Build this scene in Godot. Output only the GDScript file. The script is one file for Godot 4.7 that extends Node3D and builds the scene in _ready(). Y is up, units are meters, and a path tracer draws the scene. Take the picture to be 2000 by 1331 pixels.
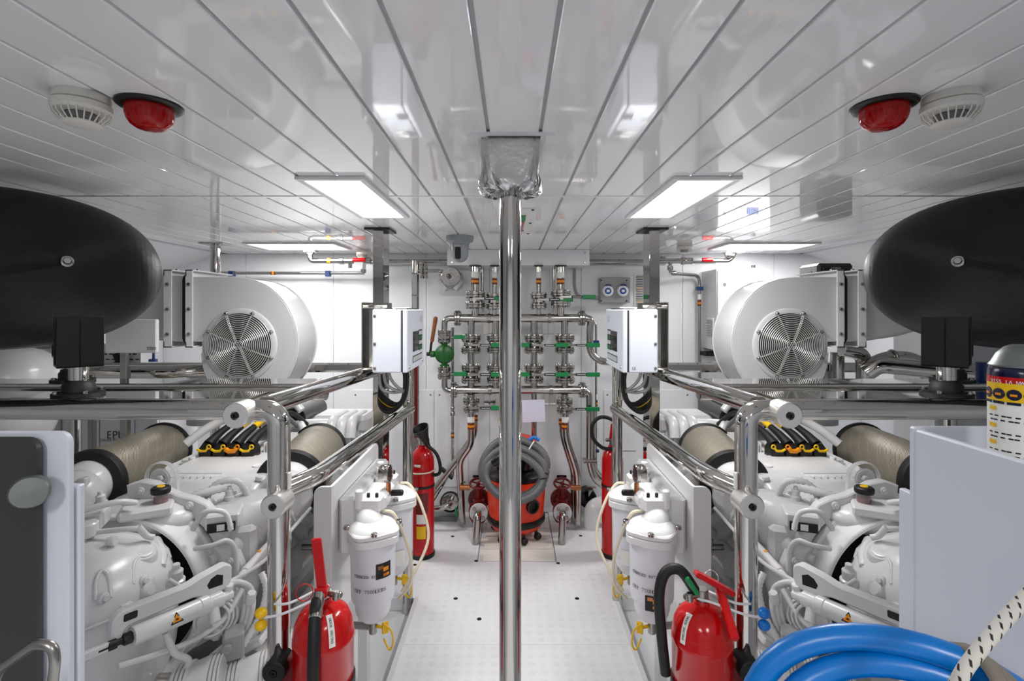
extends Node3D
# Engine room of a motor yacht: two engines mirrored about the walkway, a valve manifold on the back wall.
# Metres, y up; the camera stands at (0, 1.6, 0) and looks along -z.

const EYE := 1.6
const CEIL := 2.035
const BACK := 4.03
var sx := 1.0            # 1: built as written (left half); -1: mirrored to the right half
var side := "left"
var used := {}
var M := {}
var font: SystemFont
var serif_font: SystemFont

class G:
	var v := PackedVector3Array()
	var n := PackedVector3Array()
	var u := PackedVector2Array()
	var ix := PackedInt32Array()

	func tri(a: int, b: int, c: int) -> void:
		var f := (v[b] - v[a]).cross(v[c] - v[a])
		if f.dot(n[a] + n[b] + n[c]) > 0.0:
			ix.append_array([a, c, b])
		else:
			ix.append_array([a, b, c])

	func vert(p: Vector3, nn: Vector3, uv := Vector2.ZERO) -> int:
		v.append(p); n.append(nn); u.append(uv)
		return v.size() - 1

	func poly(ps: Array, nn := Vector3.ZERO) -> G:
		# a flat convex polygon
		if nn == Vector3.ZERO:
			nn = (ps[1] - ps[0]).cross(ps[2] - ps[0]).normalized()
		var s := v.size()
		for p in ps:
			vert(p, nn, Vector2(p.x + p.z, p.y))
		for i in range(1, ps.size() - 1):
			tri(s, s + i, s + i + 1)
		return self

	func rows(P: Array, N: Array, U := []) -> G:
		var c: int = P[0].size()
		var s := v.size()
		for i in P.size():
			for j in c:
				vert(P[i][j], N[i][j], U[i][j] if U else Vector2(j / float(c - 1), i))
		for i in P.size() - 1:
			for j in c - 1:
				var a := s + i * c + j
				tri(a, a + 1, a + c)
				tri(a + 1, a + c + 1, a + c)
		return self

	func disc(c: Vector3, nn: Vector3, r: float, seg := 20) -> G:
		var a := nn.cross(Vector3.UP if absf(nn.y) < 0.9 else Vector3.RIGHT).normalized()
		var b := nn.cross(a).normalized()
		var ps := []
		for i in seg:
			var t := TAU * i / seg
			ps.append(c + (a * cos(t) + b * sin(t)) * r)
		return poly(ps, nn)

	func tube(path: Array, r, seg := 12, caps := true, closed := false) -> G:
		var k := path.size()
		var P := []
		var N := []
		var U := []
		var nn := Vector3.ZERO
		var long := 0.0
		var prev := Vector3.ZERO
		for i in k + (1 if closed else 0):
			var p: Vector3 = path[i % k]
			var d: Vector3
			if closed:
				d = path[(i + 1) % k] - path[(i - 1 + k) % k]
			else:
				d = path[mini(i + 1, k - 1)] - path[maxi(i - 1, 0)]
			d = d.normalized()
			if i == 0:
				nn = d.cross(Vector3.UP if absf(d.y) < 0.9 else Vector3.RIGHT).normalized()
			else:
				nn = (nn - d * nn.dot(d)).normalized()
				long += p.distance_to(prev)
			prev = p
			var b := d.cross(nn)
			var rr: float = r[i % k] if r is Array else r
			var a1 := []
			var a2 := []
			var a3 := []
			for j in seg + 1:
				var t := TAU * j / seg
				var q := nn * cos(t) + b * sin(t)
				a1.append(p + q * rr); a2.append(q); a3.append(Vector2(t * rr, long))
			P.append(a1); N.append(a2); U.append(a3)
		rows(P, N, U)
		if caps and not closed:
			var d0: Vector3 = (path[0] - path[1]).normalized()
			var d1: Vector3 = (path[k - 1] - path[k - 2]).normalized()
			var r0: float = r[0] if r is Array else r
			var r1: float = r[k - 1] if r is Array else r
			if r0 > 0.0005: disc(path[0], d0, r0, seg)
			if r1 > 0.0005: disc(path[k - 1], d1, r1, seg)
		return self

	func lathe(o: Vector3, axis: Vector3, prof: Array, seg := 24, from := 0.0, to := TAU) -> G:
		# prof: [radius, height] pairs along the axis; corners over 40 degrees stay sharp
		axis = axis.normalized()
		var a := axis.cross(Vector3.UP if absf(axis.y) < 0.9 else Vector3.RIGHT).normalized()
		var b := axis.cross(a).normalized()
		var k := prof.size()
		var sn := []
		for i in k - 1:
			var dr: float = prof[i + 1][0] - prof[i][0]
			var dh: float = prof[i + 1][1] - prof[i][1]
			sn.append(Vector2(dh, -dr).normalized())
		var long := 0.0
		for i in k - 1:
			if prof[i][0] == prof[i + 1][0] and prof[i][1] == prof[i + 1][1]:
				continue
			var n0: Vector2 = sn[i]
			var n1: Vector2 = sn[i]
			if i > 0 and sn[i - 1].dot(sn[i]) > 0.77: n0 = (sn[i - 1] + sn[i]).normalized()
			if i < k - 2 and sn[i + 1].dot(sn[i]) > 0.77: n1 = (sn[i + 1] + sn[i]).normalized()
			var step: float = Vector2(prof[i + 1][0] - prof[i][0], prof[i + 1][1] - prof[i][1]).length()
			var P := [[], []]
			var N := [[], []]
			var U := [[], []]
			for j in seg + 1:
				var t := from + (to - from) * j / seg
				var q := a * cos(t) + b * sin(t)
				for e in 2:
					var pr: Array = prof[i + e]
					var nv: Vector2 = n1 if e else n0
					P[e].append(o + q * pr[0] + axis * pr[1])
					N[e].append((q * nv.x + axis * nv.y).normalized())
					U[e].append(Vector2(t * maxf(prof[i][0], prof[i + 1][0]), long + step * e))
			rows(P, N, U)
			long += step
		return self

	func cyl(p0: Vector3, p1: Vector3, r: float, seg := 16, bev := 0.002) -> G:
		var h := p0.distance_to(p1)
		var e := minf(bev, minf(r * 0.4, h * 0.3))
		return lathe(p0, p1 - p0, [[0, 0], [r - e, 0], [r, e], [r, h - e], [r - e, h], [0, h]], seg)

	func box(c: Vector3, s: Vector3, bev := 0.003, bs := Basis()) -> G:
		var h := s / 2
		var e := minf(bev, minf(h.x, minf(h.y, h.z)) * 0.45)
		var ax := [bs.x, bs.y, bs.z]
		var hh := [h.x, h.y, h.z]
		for k in 3:
			var i := (k + 1) % 3
			var j := (k + 2) % 3
			for sg in [-1.0, 1.0]:
				var o: Vector3 = c + ax[k] * hh[k] * sg
				var ps := []
				for q in [[-1, -1], [1, -1], [1, 1], [-1, 1]]:
					ps.append(o + ax[i] * (hh[i] - e) * q[0] + ax[j] * (hh[j] - e) * q[1])
				poly(ps, ax[k] * sg)
			if e > 0.0:
				for si in [-1.0, 1.0]:
					for sj in [-1.0, 1.0]:
						var a: Vector3 = c + ax[i] * hh[i] * si + ax[j] * (hh[j] - e) * sj
						var b: Vector3 = c + ax[i] * (hh[i] - e) * si + ax[j] * hh[j] * sj
						var d: Vector3 = ax[k] * (hh[k] - e)
						poly([a - d, a + d, b + d, b - d], (ax[i] * si + ax[j] * sj).normalized())
		if e > 0.0:
			for q in 8:
				var sg := Vector3(1 if q & 1 else -1, 1 if q & 2 else -1, 1 if q & 4 else -1)
				var X: Vector3 = ax[0] * sg.x
				var Y: Vector3 = ax[1] * sg.y
				var Z: Vector3 = ax[2] * sg.z
				poly([c + X * h.x + Y * (h.y - e) + Z * (h.z - e), c + X * (h.x - e) + Y * h.y + Z * (h.z - e), c + X * (h.x - e) + Y * (h.y - e) + Z * h.z], (X + Y + Z).normalized())
		return self

	func bb(x0: float, x1: float, y0: float, y1: float, z0: float, z1: float, bev := 0.003) -> G:
		# box between limits; z0 and z1 are distances in front of the camera
		return box(Vector3((x0 + x1) / 2, (y0 + y1) / 2, -(z0 + z1) / 2), Vector3(absf(x1 - x0), absf(y1 - y0), absf(z1 - z0)), bev)

	func prism(pg: Array, o: Vector3, X: Vector3, Y: Vector3, depth: float, bev := 0.0) -> G:
		# polygon in the plane (X, Y) at o, extruded along X x Y
		var Z := X.cross(Y).normalized()
		var k := pg.size()
		var area := 0.0
		for i in k:
			area += pg[i].x * pg[(i + 1) % k].y - pg[(i + 1) % k].x * pg[i].y
		var ccw := signf(area)
		var en := []
		for i in k:
			var d: Vector2 = (pg[(i + 1) % k] - pg[i]).normalized()
			en.append(Vector2(d.y, -d.x) * ccw)
		var inner := PackedVector2Array()
		for i in k:
			var m: Vector2 = (en[i] + en[(i - 1 + k) % k])
			inner.append(pg[i] - m.normalized() * bev)
		var to3 := func(p: Vector2, z: float) -> Vector3: return o + X * p.x + Y * p.y + Z * z
		for i in k:
			var j := (i + 1) % k
			var na: Vector2 = en[i]
			var nb: Vector2 = en[i]
			if en[i].dot(en[(i - 1 + k) % k]) > 0.8: na = (en[i] + en[(i - 1 + k) % k]).normalized()
			if en[i].dot(en[j]) > 0.8: nb = (en[i] + en[j]).normalized()
			var n3a := X * na.x + Y * na.y
			var n3b := X * nb.x + Y * nb.y
			rows([[to3.call(pg[i], bev), to3.call(pg[j], bev)], [to3.call(pg[i], depth - bev), to3.call(pg[j], depth - bev)]], [[n3a, n3b], [n3a, n3b]])
			if bev > 0.0:
				rows([[to3.call(inner[i], 0), to3.call(inner[j], 0)], [to3.call(pg[i], bev), to3.call(pg[j], bev)]], [[(n3a - Z).normalized(), (n3b - Z).normalized()], [(n3a - Z).normalized(), (n3b - Z).normalized()]])
				rows([[to3.call(inner[i], depth), to3.call(inner[j], depth)], [to3.call(pg[i], depth - bev), to3.call(pg[j], depth - bev)]], [[(n3a + Z).normalized(), (n3b + Z).normalized()], [(n3a + Z).normalized(), (n3b + Z).normalized()]])
		var t := Geometry2D.triangulate_polygon(inner)
		for e in 2:
			var s := v.size()
			for p in inner:
				vert(to3.call(p, depth if e else 0.0), Z if e else -Z, p)
			for i in range(0, t.size(), 3):
				tri(s + t[i], s + t[i + 1], s + t[i + 2])
		return self

	func ell(c: Vector3, r: Vector3, bs := Basis(), seg := 24, rings := 14) -> G:
		var P := []
		var N := []
		for i in rings + 1:
			var th := PI * i / rings
			var a := []
			var b := []
			for j in seg + 1:
				var ph := TAU * j / seg
				var q := Vector3(sin(th) * cos(ph), cos(th), sin(th) * sin(ph))
				a.append(c + bs * (q * r))
				b.append((bs * (q / r)).normalized())
			P.append(a); N.append(b)
		return rows(P, N)

	func loft(S: Array, caps := true) -> G:
		# closed rings with the same number of points; smooth
		var k: int = S[0].size()
		var P := []
		var N := []
		var c0 := Vector3.ZERO
		for i in S.size():
			var c := Vector3.ZERO
			for p in S[i]: c += p
			c /= k
			if i == 0: c0 = c
			var a := []
			var b := []
			for j in k + 1:
				var p: Vector3 = S[i][j % k]
				var tj: Vector3 = S[i][(j + 1) % k] - S[i][(j - 1 + k) % k]
				var ti: Vector3 = S[mini(i + 1, S.size() - 1)][j % k] - S[maxi(i - 1, 0)][j % k]
				var nn := tj.cross(ti).normalized()
				if nn.dot(p - c) < 0.0: nn = -nn
				a.append(p); b.append(nn)
			P.append(a); N.append(b)
		rows(P, N)
		if caps:
			poly(S[0].duplicate(), _capn(S[0], S[1]))
			poly(S[-1].duplicate(), _capn(S[-1], S[-2]))
		return self

	func _capn(A: Array, B: Array) -> Vector3:
		var nn: Vector3 = (A[A.size() / 3] - A[0]).cross(A[2 * A.size() / 3] - A[0]).normalized()
		return nn if nn.dot(A[0] - B[0]) > 0.0 else -nn

	func ring(c: Vector3, axis: Vector3, R: float, r: float, seg := 32, s2 := 8) -> G:
		axis = axis.normalized()
		var a := axis.cross(Vector3.UP if absf(axis.y) < 0.9 else Vector3.RIGHT).normalized()
		var b := axis.cross(a)
		var ps := []
		for i in seg:
			ps.append(c + (a * cos(TAU * i / seg) + b * sin(TAU * i / seg)) * R)
		return tube(ps, r, s2, false, true)

	func bolts(c: Vector3, axis: Vector3, R: float, count: int, r: float, h: float, start := 0.0) -> G:
		axis = axis.normalized()
		var a := axis.cross(Vector3.UP if absf(axis.y) < 0.9 else Vector3.RIGHT).normalized()
		var b := axis.cross(a)
		for i in count:
			var t := start + TAU * i / count
			var p := c + (a * cos(t) + b * sin(t)) * R
			lathe(p, axis, [[r, 0], [r, h * 0.8], [r * 0.8, h], [0, h]], 6)
		return self

	func hexa(p: Vector3, axis: Vector3, r: float, h: float) -> G:
		return lathe(p, axis, [[0, 0], [r, 0], [r, h * 0.85], [r * 0.85, h], [0, h]], 6)

# ---------- helpers ----------
func P(x: float, y: float, z: float) -> Vector3:
	# the point that a survey of the photograph puts at pixel (x, y), z metres away
	return Vector3((x - 1001.0) * z / 1000.0, EYE - (y - 604.0) * z / 1000.0, -z)

func V(x: float, y: float, z: float) -> Vector3:
	return Vector3(x, y, -z)

func fil(pts: Array, r: float, n := 6) -> Array:
	var out := [pts[0]]
	for i in range(1, pts.size() - 1):
		var p: Vector3 = pts[i]
		var a: Vector3 = pts[i - 1] - p
		var b: Vector3 = pts[i + 1] - p
		var t := minf(r, minf(a.length(), b.length()) * 0.49)
		var p0 := p + a.normalized() * t
		var p1 := p + b.normalized() * t
		for k in n + 1:
			var s := k / float(n)
			out.append(p0.lerp(p, s).lerp(p.lerp(p1, s), s))
	out.append(pts[-1])
	return out

func cat(pts: Array, n := 6) -> Array:
	var out := []
	for i in pts.size() - 1:
		var a: Vector3 = pts[maxi(i - 1, 0)]
		var b: Vector3 = pts[i]
		var c: Vector3 = pts[i + 1]
		var d: Vector3 = pts[mini(i + 2, pts.size() - 1)]
		for k in n:
			out.append(b.cubic_interpolate(c, a, d, k / float(n)))
	out.append(pts[-1])
	return out

func rrect(w: float, h: float, r: float, n := 5) -> Array:
	var out := []
	for q in 4:
		var c := Vector2((w / 2 - r) * [1, -1, -1, 1][q], (h / 2 - r) * [1, 1, -1, -1][q])
		for k in n + 1:
			var t := PI / 2 * (q + k / float(n))
			out.append(c + Vector2(cos(t), sin(t)) * r)
	return out

func rp(pg: Array, r: float, n := 4) -> Array:
	# polygon with rounded corners
	var out := []
	var k := pg.size()
	for i in k:
		var p: Vector2 = pg[i]
		var a: Vector2 = pg[(i - 1 + k) % k] - p
		var b: Vector2 = pg[(i + 1) % k] - p
		var t := minf(r, minf(a.length(), b.length()) * 0.45)
		var p0 := p + a.normalized() * t
		var p1 := p + b.normalized() * t
		for m in n + 1:
			var s := m / float(n)
			out.append(p0.lerp(p, s).lerp(p.lerp(p1, s), s))
	return out

func sup(c: Vector3, a: float, b: float, pw := 2.6, n := 36) -> Array:
	# superellipse ring in the xy plane
	var out := []
	for i in n:
		var t := TAU * i / n
		out.append(c + Vector3(a * signf(cos(t)) * pow(absf(cos(t)), 2 / pw), b * signf(sin(t)) * pow(absf(sin(t)), 2 / pw), 0))
	return out

func numbered(called: String) -> String:
	used[called] = used.get(called, 0) + 1
	return called if used[called] == 1 else "%s_%03d" % [called, used[called] - 1]

func thing(called: String, label: String, category: String, at: Vector3, group := "") -> Node3D:
	var o := Node3D.new()
	o.name = numbered(called)
	add_child(o)
	o.position = Vector3(at.x * sx, at.y, at.z)
	o.set_meta("label", label)
	o.set_meta("category", category)
	if group: o.set_meta("group", group)
	return o

func origin(o: Node) -> Vector3:
	var s := Vector3.ZERO
	while o != self and o != null:
		s += o.position
		o = o.get_parent()
	return s

func mesh_of(g: G, mat: Material, base: Vector3) -> ArrayMesh:
	var vv := g.v
	var nn := g.n
	var ii := g.ix
	for i in vv.size():
		vv[i] = Vector3(vv[i].x * sx, vv[i].y, vv[i].z) - base
		nn[i] = Vector3(nn[i].x * sx, nn[i].y, nn[i].z)
	if sx < 0.0:
		for i in range(0, ii.size(), 3):
			var t := ii[i + 1]
			ii[i + 1] = ii[i + 2]
			ii[i + 2] = t
	var arr := []
	arr.resize(Mesh.ARRAY_MAX)
	arr[Mesh.ARRAY_VERTEX] = vv
	arr[Mesh.ARRAY_NORMAL] = nn
	arr[Mesh.ARRAY_TEX_UV] = g.u
	arr[Mesh.ARRAY_INDEX] = ii
	var m := ArrayMesh.new()
	m.add_surface_from_arrays(Mesh.PRIMITIVE_TRIANGLES, arr)
	m.surface_set_material(0, mat)
	return m

func part(parent: Node, called: String, g: G, mat: Material, label := "") -> MeshInstance3D:
	var o := MeshInstance3D.new()
	o.name = called
	parent.add_child(o, true)
	o.mesh = mesh_of(g, mat, origin(parent))
	if label: o.set_meta("label", label)
	return o

func single(called: String, label: String, category: String, g: G, mat: Material, at: Vector3, group := "") -> MeshInstance3D:
	var o := MeshInstance3D.new()
	o.name = numbered(called)
	add_child(o)
	o.position = Vector3(at.x * sx, at.y, at.z)
	o.mesh = mesh_of(g, mat, o.position)
	o.set_meta("label", label)
	o.set_meta("category", category)
	if group: o.set_meta("group", group)
	return o

func structure(called: String, at := Vector3.ZERO) -> Node3D:
	var o := Node3D.new()
	o.name = called
	add_child(o)
	o.position = at
	o.set_meta("kind", "structure")
	return o

func words(parent: Node, called: String, t: String, size: float, at: Vector3, right: Vector3, up: Vector3, mat: Material, serif := false) -> MeshInstance3D:
	# printed lettering, world coordinates (never mirrored); size: height of a capital
	var tm := TextMesh.new()
	tm.text = t
	tm.font = serif_font if serif else font
	tm.font_size = 24
	tm.pixel_size = size / 17.2
	tm.depth = 0.0004
	tm.curve_step = 3.0
	tm.material = mat
	var o := MeshInstance3D.new()
	o.name = called
	parent.add_child(o, true)
	o.mesh = tm
	o.transform = Transform3D(Basis(right.normalized(), up.normalized(), right.cross(up).normalized()), at - origin(parent))
	return o

func img(w: int, h: int, f: Callable) -> ImageTexture:
	var im := Image.create(w, h, false, Image.FORMAT_RGB8)
	for y in h:
		for x in w:
			im.set_pixel(x, y, f.call(x, y))
	return ImageTexture.create_from_image(im)

func mat(key: String, c: Color, rough := 0.4, metal := 0.0, spec := 0.5) -> StandardMaterial3D:
	var m := StandardMaterial3D.new()
	m.resource_name = key
	m.albedo_color = c
	m.roughness = rough
	m.metallic = metal
	m.metallic_specular = spec
	M[key] = m
	return m

func noise_tex(freq: float, size := 256, as_normal := false, ramp: Array = [], seed_ := 3) -> NoiseTexture2D:
	var f := FastNoiseLite.new()
	f.seed = seed_
	f.frequency = freq
	f.fractal_octaves = 4
	var t := NoiseTexture2D.new()
	t.width = size
	t.height = size
	t.seamless = true
	t.noise = f
	t.as_normal_map = as_normal
	if ramp:
		var g := Gradient.new()
		g.set_color(0, ramp[0])
		g.set_color(1, ramp[1])
		t.color_ramp = g
	return t

func materials() -> void:
	font = SystemFont.new()
	font.font_names = PackedStringArray(["Droid Sans"])
	serif_font = SystemFont.new()
	serif_font.font_names = PackedStringArray(["Droid Serif"])
	mat("ceiling_laminate", Color(0.965, 0.965, 0.97), 0.05, 0.0, 0.66)
	mat("groove", Color(0.7, 0.7, 0.71), 0.5)
	mat("wall_paint", Color(0.92, 0.93, 0.94), 0.35)
	mat("front_wall", Color(0.75, 0.75, 0.76), 0.5)
	mat("fan_paint", Color(0.77, 0.77, 0.78), 0.3)
	mat("side_panel", Color(0.8, 0.81, 0.82), 0.4)
	mat("white_gloss", Color(0.88, 0.88, 0.88), 0.22)
	var e := mat("engine_paint", Color(0.83, 0.83, 0.83), 0.26)
	e.heightmap_enabled = true
	e.heightmap_texture = noise_tex(0.03)
	e.heightmap_scale = 0.05
	e.uv1_triplanar = true
	e.uv1_world_triplanar = true
	e.uv1_scale = Vector3(4, 4, 4)
	mat("white_satin", Color(0.88, 0.88, 0.89), 0.4)
	mat("powder_coat", Color(0.84, 0.86, 0.9), 0.42)
	mat("canister_white", Color(0.87, 0.87, 0.9), 0.3)
	mat("seal_grey", Color(0.5, 0.5, 0.5), 0.6)
	mat("chrome", Color(0.78, 0.77, 0.75), 0.045, 1.0)
	mat("steel", Color(0.7, 0.69, 0.67), 0.16, 1.0)
	mat("wire_bright", Color(0.86, 0.86, 0.85), 0.35, 0.6)
	mat("cap_steel", Color(0.86, 0.85, 0.83), 0.38, 0.85)
	mat("steel_satin", Color(0.62, 0.61, 0.59), 0.32, 1.0)
	mat("zinc", Color(0.52, 0.54, 0.53), 0.45, 1.0)
	mat("dark_steel", Color(0.2, 0.2, 0.2), 0.4, 0.7)
	mat("black_rubber", Color(0.03, 0.03, 0.032), 0.55)
	mat("black_plastic", Color(0.025, 0.025, 0.028), 0.3)
	mat("black_gloss", Color(0.02, 0.02, 0.022), 0.15)
	var k := mat("black_crackle", Color(0.01, 0.01, 0.013), 0.24, 0.0, 0.46)
	k.heightmap_enabled = true
	k.heightmap_texture = noise_tex(0.09, 512)
	k.heightmap_scale = 1.4
	k.uv1_triplanar = true
	k.uv1_world_triplanar = true
	k.uv1_scale = Vector3(11, 11, 11)
	mat("red_paint", Color(0.74, 0.035, 0.045), 0.16)
	mat("dark_red", Color(0.42, 0.04, 0.05), 0.28)
	mat("valve_red", Color(0.45, 0.07, 0.06), 0.35)
	var rl := mat("red_lens", Color(0.92, 0.04, 0.06, 0.2), 0.04)
	rl.refraction_enabled = true
	rl.refraction_scale = 0.04
	mat("red_reflector", Color(0.9, 0.05, 0.06), 0.2)
	mat("yellow", Color(0.92, 0.74, 0.03), 0.35)
	mat("amber", Color(0.9, 0.55, 0.03), 0.4)
	mat("brown_tape", Color(0.4, 0.16, 0.05), 0.4)
	mat("green_handle", Color(0.0, 0.5, 0.25), 0.45)
	mat("green_paint", Color(0.1, 0.36, 0.12), 0.35)
	mat("dark_green", Color(0.02, 0.2, 0.14), 0.6)
	mat("orange", Color(0.86, 0.2, 0.03), 0.35)
	mat("hose_grey", Color(0.36, 0.36, 0.37), 0.42)
	mat("blue_hose", Color(0.0, 0.44, 0.76), 0.3)
	mat("blue_clip", Color(0.05, 0.2, 0.42), 0.4)
	mat("cyan_clip", Color(0.02, 0.45, 0.8), 0.35)
	mat("copper", Color(0.7, 0.45, 0.3), 0.3, 1.0)
	mat("cable_grey", Color(0.6, 0.6, 0.6), 0.4)
	mat("paper", Color(0.86, 0.86, 0.93), 0.8)
	mat("print_black", Color(0.05, 0.05, 0.05), 0.5)
	mat("sticker_white", Color(0.9, 0.9, 0.88), 0.45)
	mat("navy", Color(0.03, 0.05, 0.2), 0.2)
	mat("screen", Color(0.05, 0.055, 0.06), 0.08)
	mat("screen_blue", Color(0.72, 0.78, 0.9), 0.2)
	mat("blue_print", Color(0.12, 0.3, 0.6), 0.3)
	mat("key_grey", Color(0.75, 0.77, 0.78), 0.4)
	mat("key_green", Color(0.05, 0.4, 0.18), 0.4)
	mat("locker_grey", Color(0.26, 0.26, 0.26), 0.38, 0.35)
	mat("detector_white", Color(0.88, 0.87, 0.84), 0.4)
	mat("cream_tube", Color(0.86, 0.82, 0.72), 0.3)
	mat("engine_grey", Color(0.66, 0.66, 0.66), 0.24)
	mat("cast_grey", Color(0.6, 0.6, 0.6), 0.45)
	mat("dome_grey", Color(0.55, 0.57, 0.58), 0.25)
	var gl := mat("clear", Color(0.9, 0.9, 0.9, 0.15), 0.05)
	gl.transparency = BaseMaterial3D.TRANSPARENCY_ALPHA
	var fo := mat("foil", Color(0.8, 0.8, 0.8), 0.26, 1.0)
	fo.heightmap_enabled = true
	fo.heightmap_texture = noise_tex(0.02, 256, false, [], 9)
	fo.heightmap_scale = 0.07
	fo.uv1_triplanar = true
	fo.uv1_scale = Vector3(7, 7, 7)
	# perforated filter mesh: small diamond openings in a metal sheet
	var fm := mat("filter_mesh", Color.WHITE, 0.45, 0.4)
	fm.albedo_texture = img(256, 256, func(x, y):
		var fx := float(x) / 32.0
		var fy := float(y) / 32.0
		var a := absf(fposmod(fx, 1.0) - 0.5) + absf(fposmod(fy, 1.0) - 0.5)
		var b := absf(fposmod(fx + 0.5, 1.0) - 0.5) + absf(fposmod(fy + 0.5, 1.0) - 0.5)
		var seam := fposmod(fy + fx, 8.0) < 1.0
		var c := Color(0.16, 0.14, 0.11) if minf(a, b) < 0.32 else Color(0.7, 0.67, 0.6)
		return c.lerp(Color(0.66, 0.63, 0.56), 0.55) if seam else c)
	fm.uv1_scale = Vector3(15, 15, 1)
	# chequer plate: groups of five raised bars turned left and right in turn
	var fl := mat("chequer_plate", Color(0.94, 0.945, 0.955), 0.38)
	fl.heightmap_enabled = true
	fl.heightmap_texture = img(256, 256, func(x, y):
		var best := 0.0
		for c in [[64, 64, 1], [192, 192, 1], [192, 64, -1], [64, 192, -1]]:
			var dx: float = x - c[0]
			var dy: float = y - c[1]
			var a: float = (dx + dy * c[2]) * 0.7071
			var b: float = (dy - dx * c[2]) * 0.7071
			var q := roundf(b / 15.0)
			if absf(q) <= 2.0:
				var d := Vector2(maxf(absf(a) - 32.0 + absf(q) * 4.0, 0.0), b - q * 15.0).length()
				best = maxf(best, clampf(1.0 - d / 6.0, 0.0, 1.0))
		return Color(best, best, best))
	fl.heightmap_scale = 0.11
	fl.uv1_triplanar = true
	fl.uv1_world_triplanar = true
	fl.uv1_scale = Vector3(9, 9, 9)
	mat("gutter_paint", Color(0.88, 0.89, 0.9), 0.3)
	var wd := mat("hatch_wood", Color(0.97, 0.96, 0.94), 0.5)
	wd.albedo_texture = noise_tex(0.02, 256, false, [Color(0.93, 0.92, 0.9), Color(1, 1, 0.99)], 5)
	wd.uv1_triplanar = true
	wd.uv1_scale = Vector3(1.5, 6, 18)
	var hw := mat("handle_wood", Color(0.62, 0.4, 0.24), 0.4)
	hw.albedo_texture = noise_tex(0.03, 128, false, [Color(0.7, 0.62, 0.55), Color(1, 1, 1)], 6)
	hw.uv1_triplanar = true
	hw.uv1_scale = Vector3(30, 4, 30)
	var lm := mat("diffuser", Color(1, 1, 1), 0.6)
	lm.emission_enabled = true
	lm.emission = Color(1, 1, 1)
	lm.emission_energy_multiplier = 2.2
	var rope := mat("rope", Color.WHITE, 0.8)
	rope.albedo_texture = img(32, 32, func(x, y):
		var t: int = (int(x) + int(y)) % 32
		return Color(0.1, 0.1, 0.11) if (t > 24 and int(y) % 16 < 9) else Color(0.78, 0.77, 0.74))
	rope.uv1_scale = Vector3(95, 70, 1)
	mat("cloth_grey", Color(0.5, 0.47, 0.43), 0.9)

func _ready() -> void:
	materials()
	camera_and_light()
	room()
	ceiling_fittings()
	pillar()
	for s in [1.0, -1.0]:
		sx = s
		side = "left" if s > 0 else "right"
		guard_frame()
		silencer()
		blower()
		control_box()
		engine()
		fuel_filters()
		small_extinguisher()
		gas_extinguisher()
	sx = 1.0
	manifold()
	wall_left_items()
	wall_right_items()
	floor_items()
	near_left()
	near_right()

func camera_and_light() -> void:
	var cam := Camera3D.new()
	cam.name = "camera"
	add_child(cam)
	cam.position = Vector3(0, EYE, 0)
	cam.near = 0.05
	cam.far = 30.0
	cam.projection = Camera3D.PROJECTION_FRUSTUM
	cam.keep_aspect = Camera3D.KEEP_HEIGHT
	cam.size = 0.05 * 1.331
	cam.frustum_offset = Vector2(-0.00005, -0.05 * 0.0615)
	cam.current = true
	var we := WorldEnvironment.new()
	we.name = "world"
	var env := Environment.new()
	env.background_mode = Environment.BG_COLOR
	env.background_color = Color(0.02, 0.02, 0.02)
	env.tonemap_mode = Environment.TONE_MAPPER_LINEAR
	env.tonemap_exposure = 1.62
	env.sdfgi_enabled = true
	env.ssao_enabled = true
	env.ssil_enabled = true
	we.environment = env
	add_child(we)

# ---------- the room ----------
func ceiling_panel(label: String, x0: float, x1: float, z0: float, z1: float, power: float) -> void:
	var c := Vector3((x0 + x1) / 2, CEIL, -(z0 + z1) / 2)
	var t := thing("ceiling_light", label, "light", c, "ceiling light panels")
	var f := G.new()
	var w := 0.022
	for b in [[x0 - w, x1 + w, z0 - w, z0], [x0 - w, x1 + w, z1, z1 + w], [x0 - w, x0, z0, z1], [x1, x1 + w, z0, z1]]:
		f.bb(b[0], b[1], CEIL - 0.012, CEIL, b[2], b[3], 0.002)
	part(t, "frame", f, M.white_satin)
	part(t, "diffuser", G.new().bb(x0, x1, CEIL - 0.009, CEIL, z0, z1, 0.0), M.diffuser)
	var l := AreaLight3D.new()
	l.name = "panel_light"
	t.add_child(l)
	l.area_size = Vector2(x1 - x0, z1 - z0)
	l.rotation.x = -PI / 2
	l.position = Vector3(0, -0.014, 0)
	l.light_energy = power
	l.light_color = Color(1.0, 0.99, 0.985)
	l.area_range = 12.0
	l.area_attenuation = 2.0
	l.shadow_enabled = true

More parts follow.
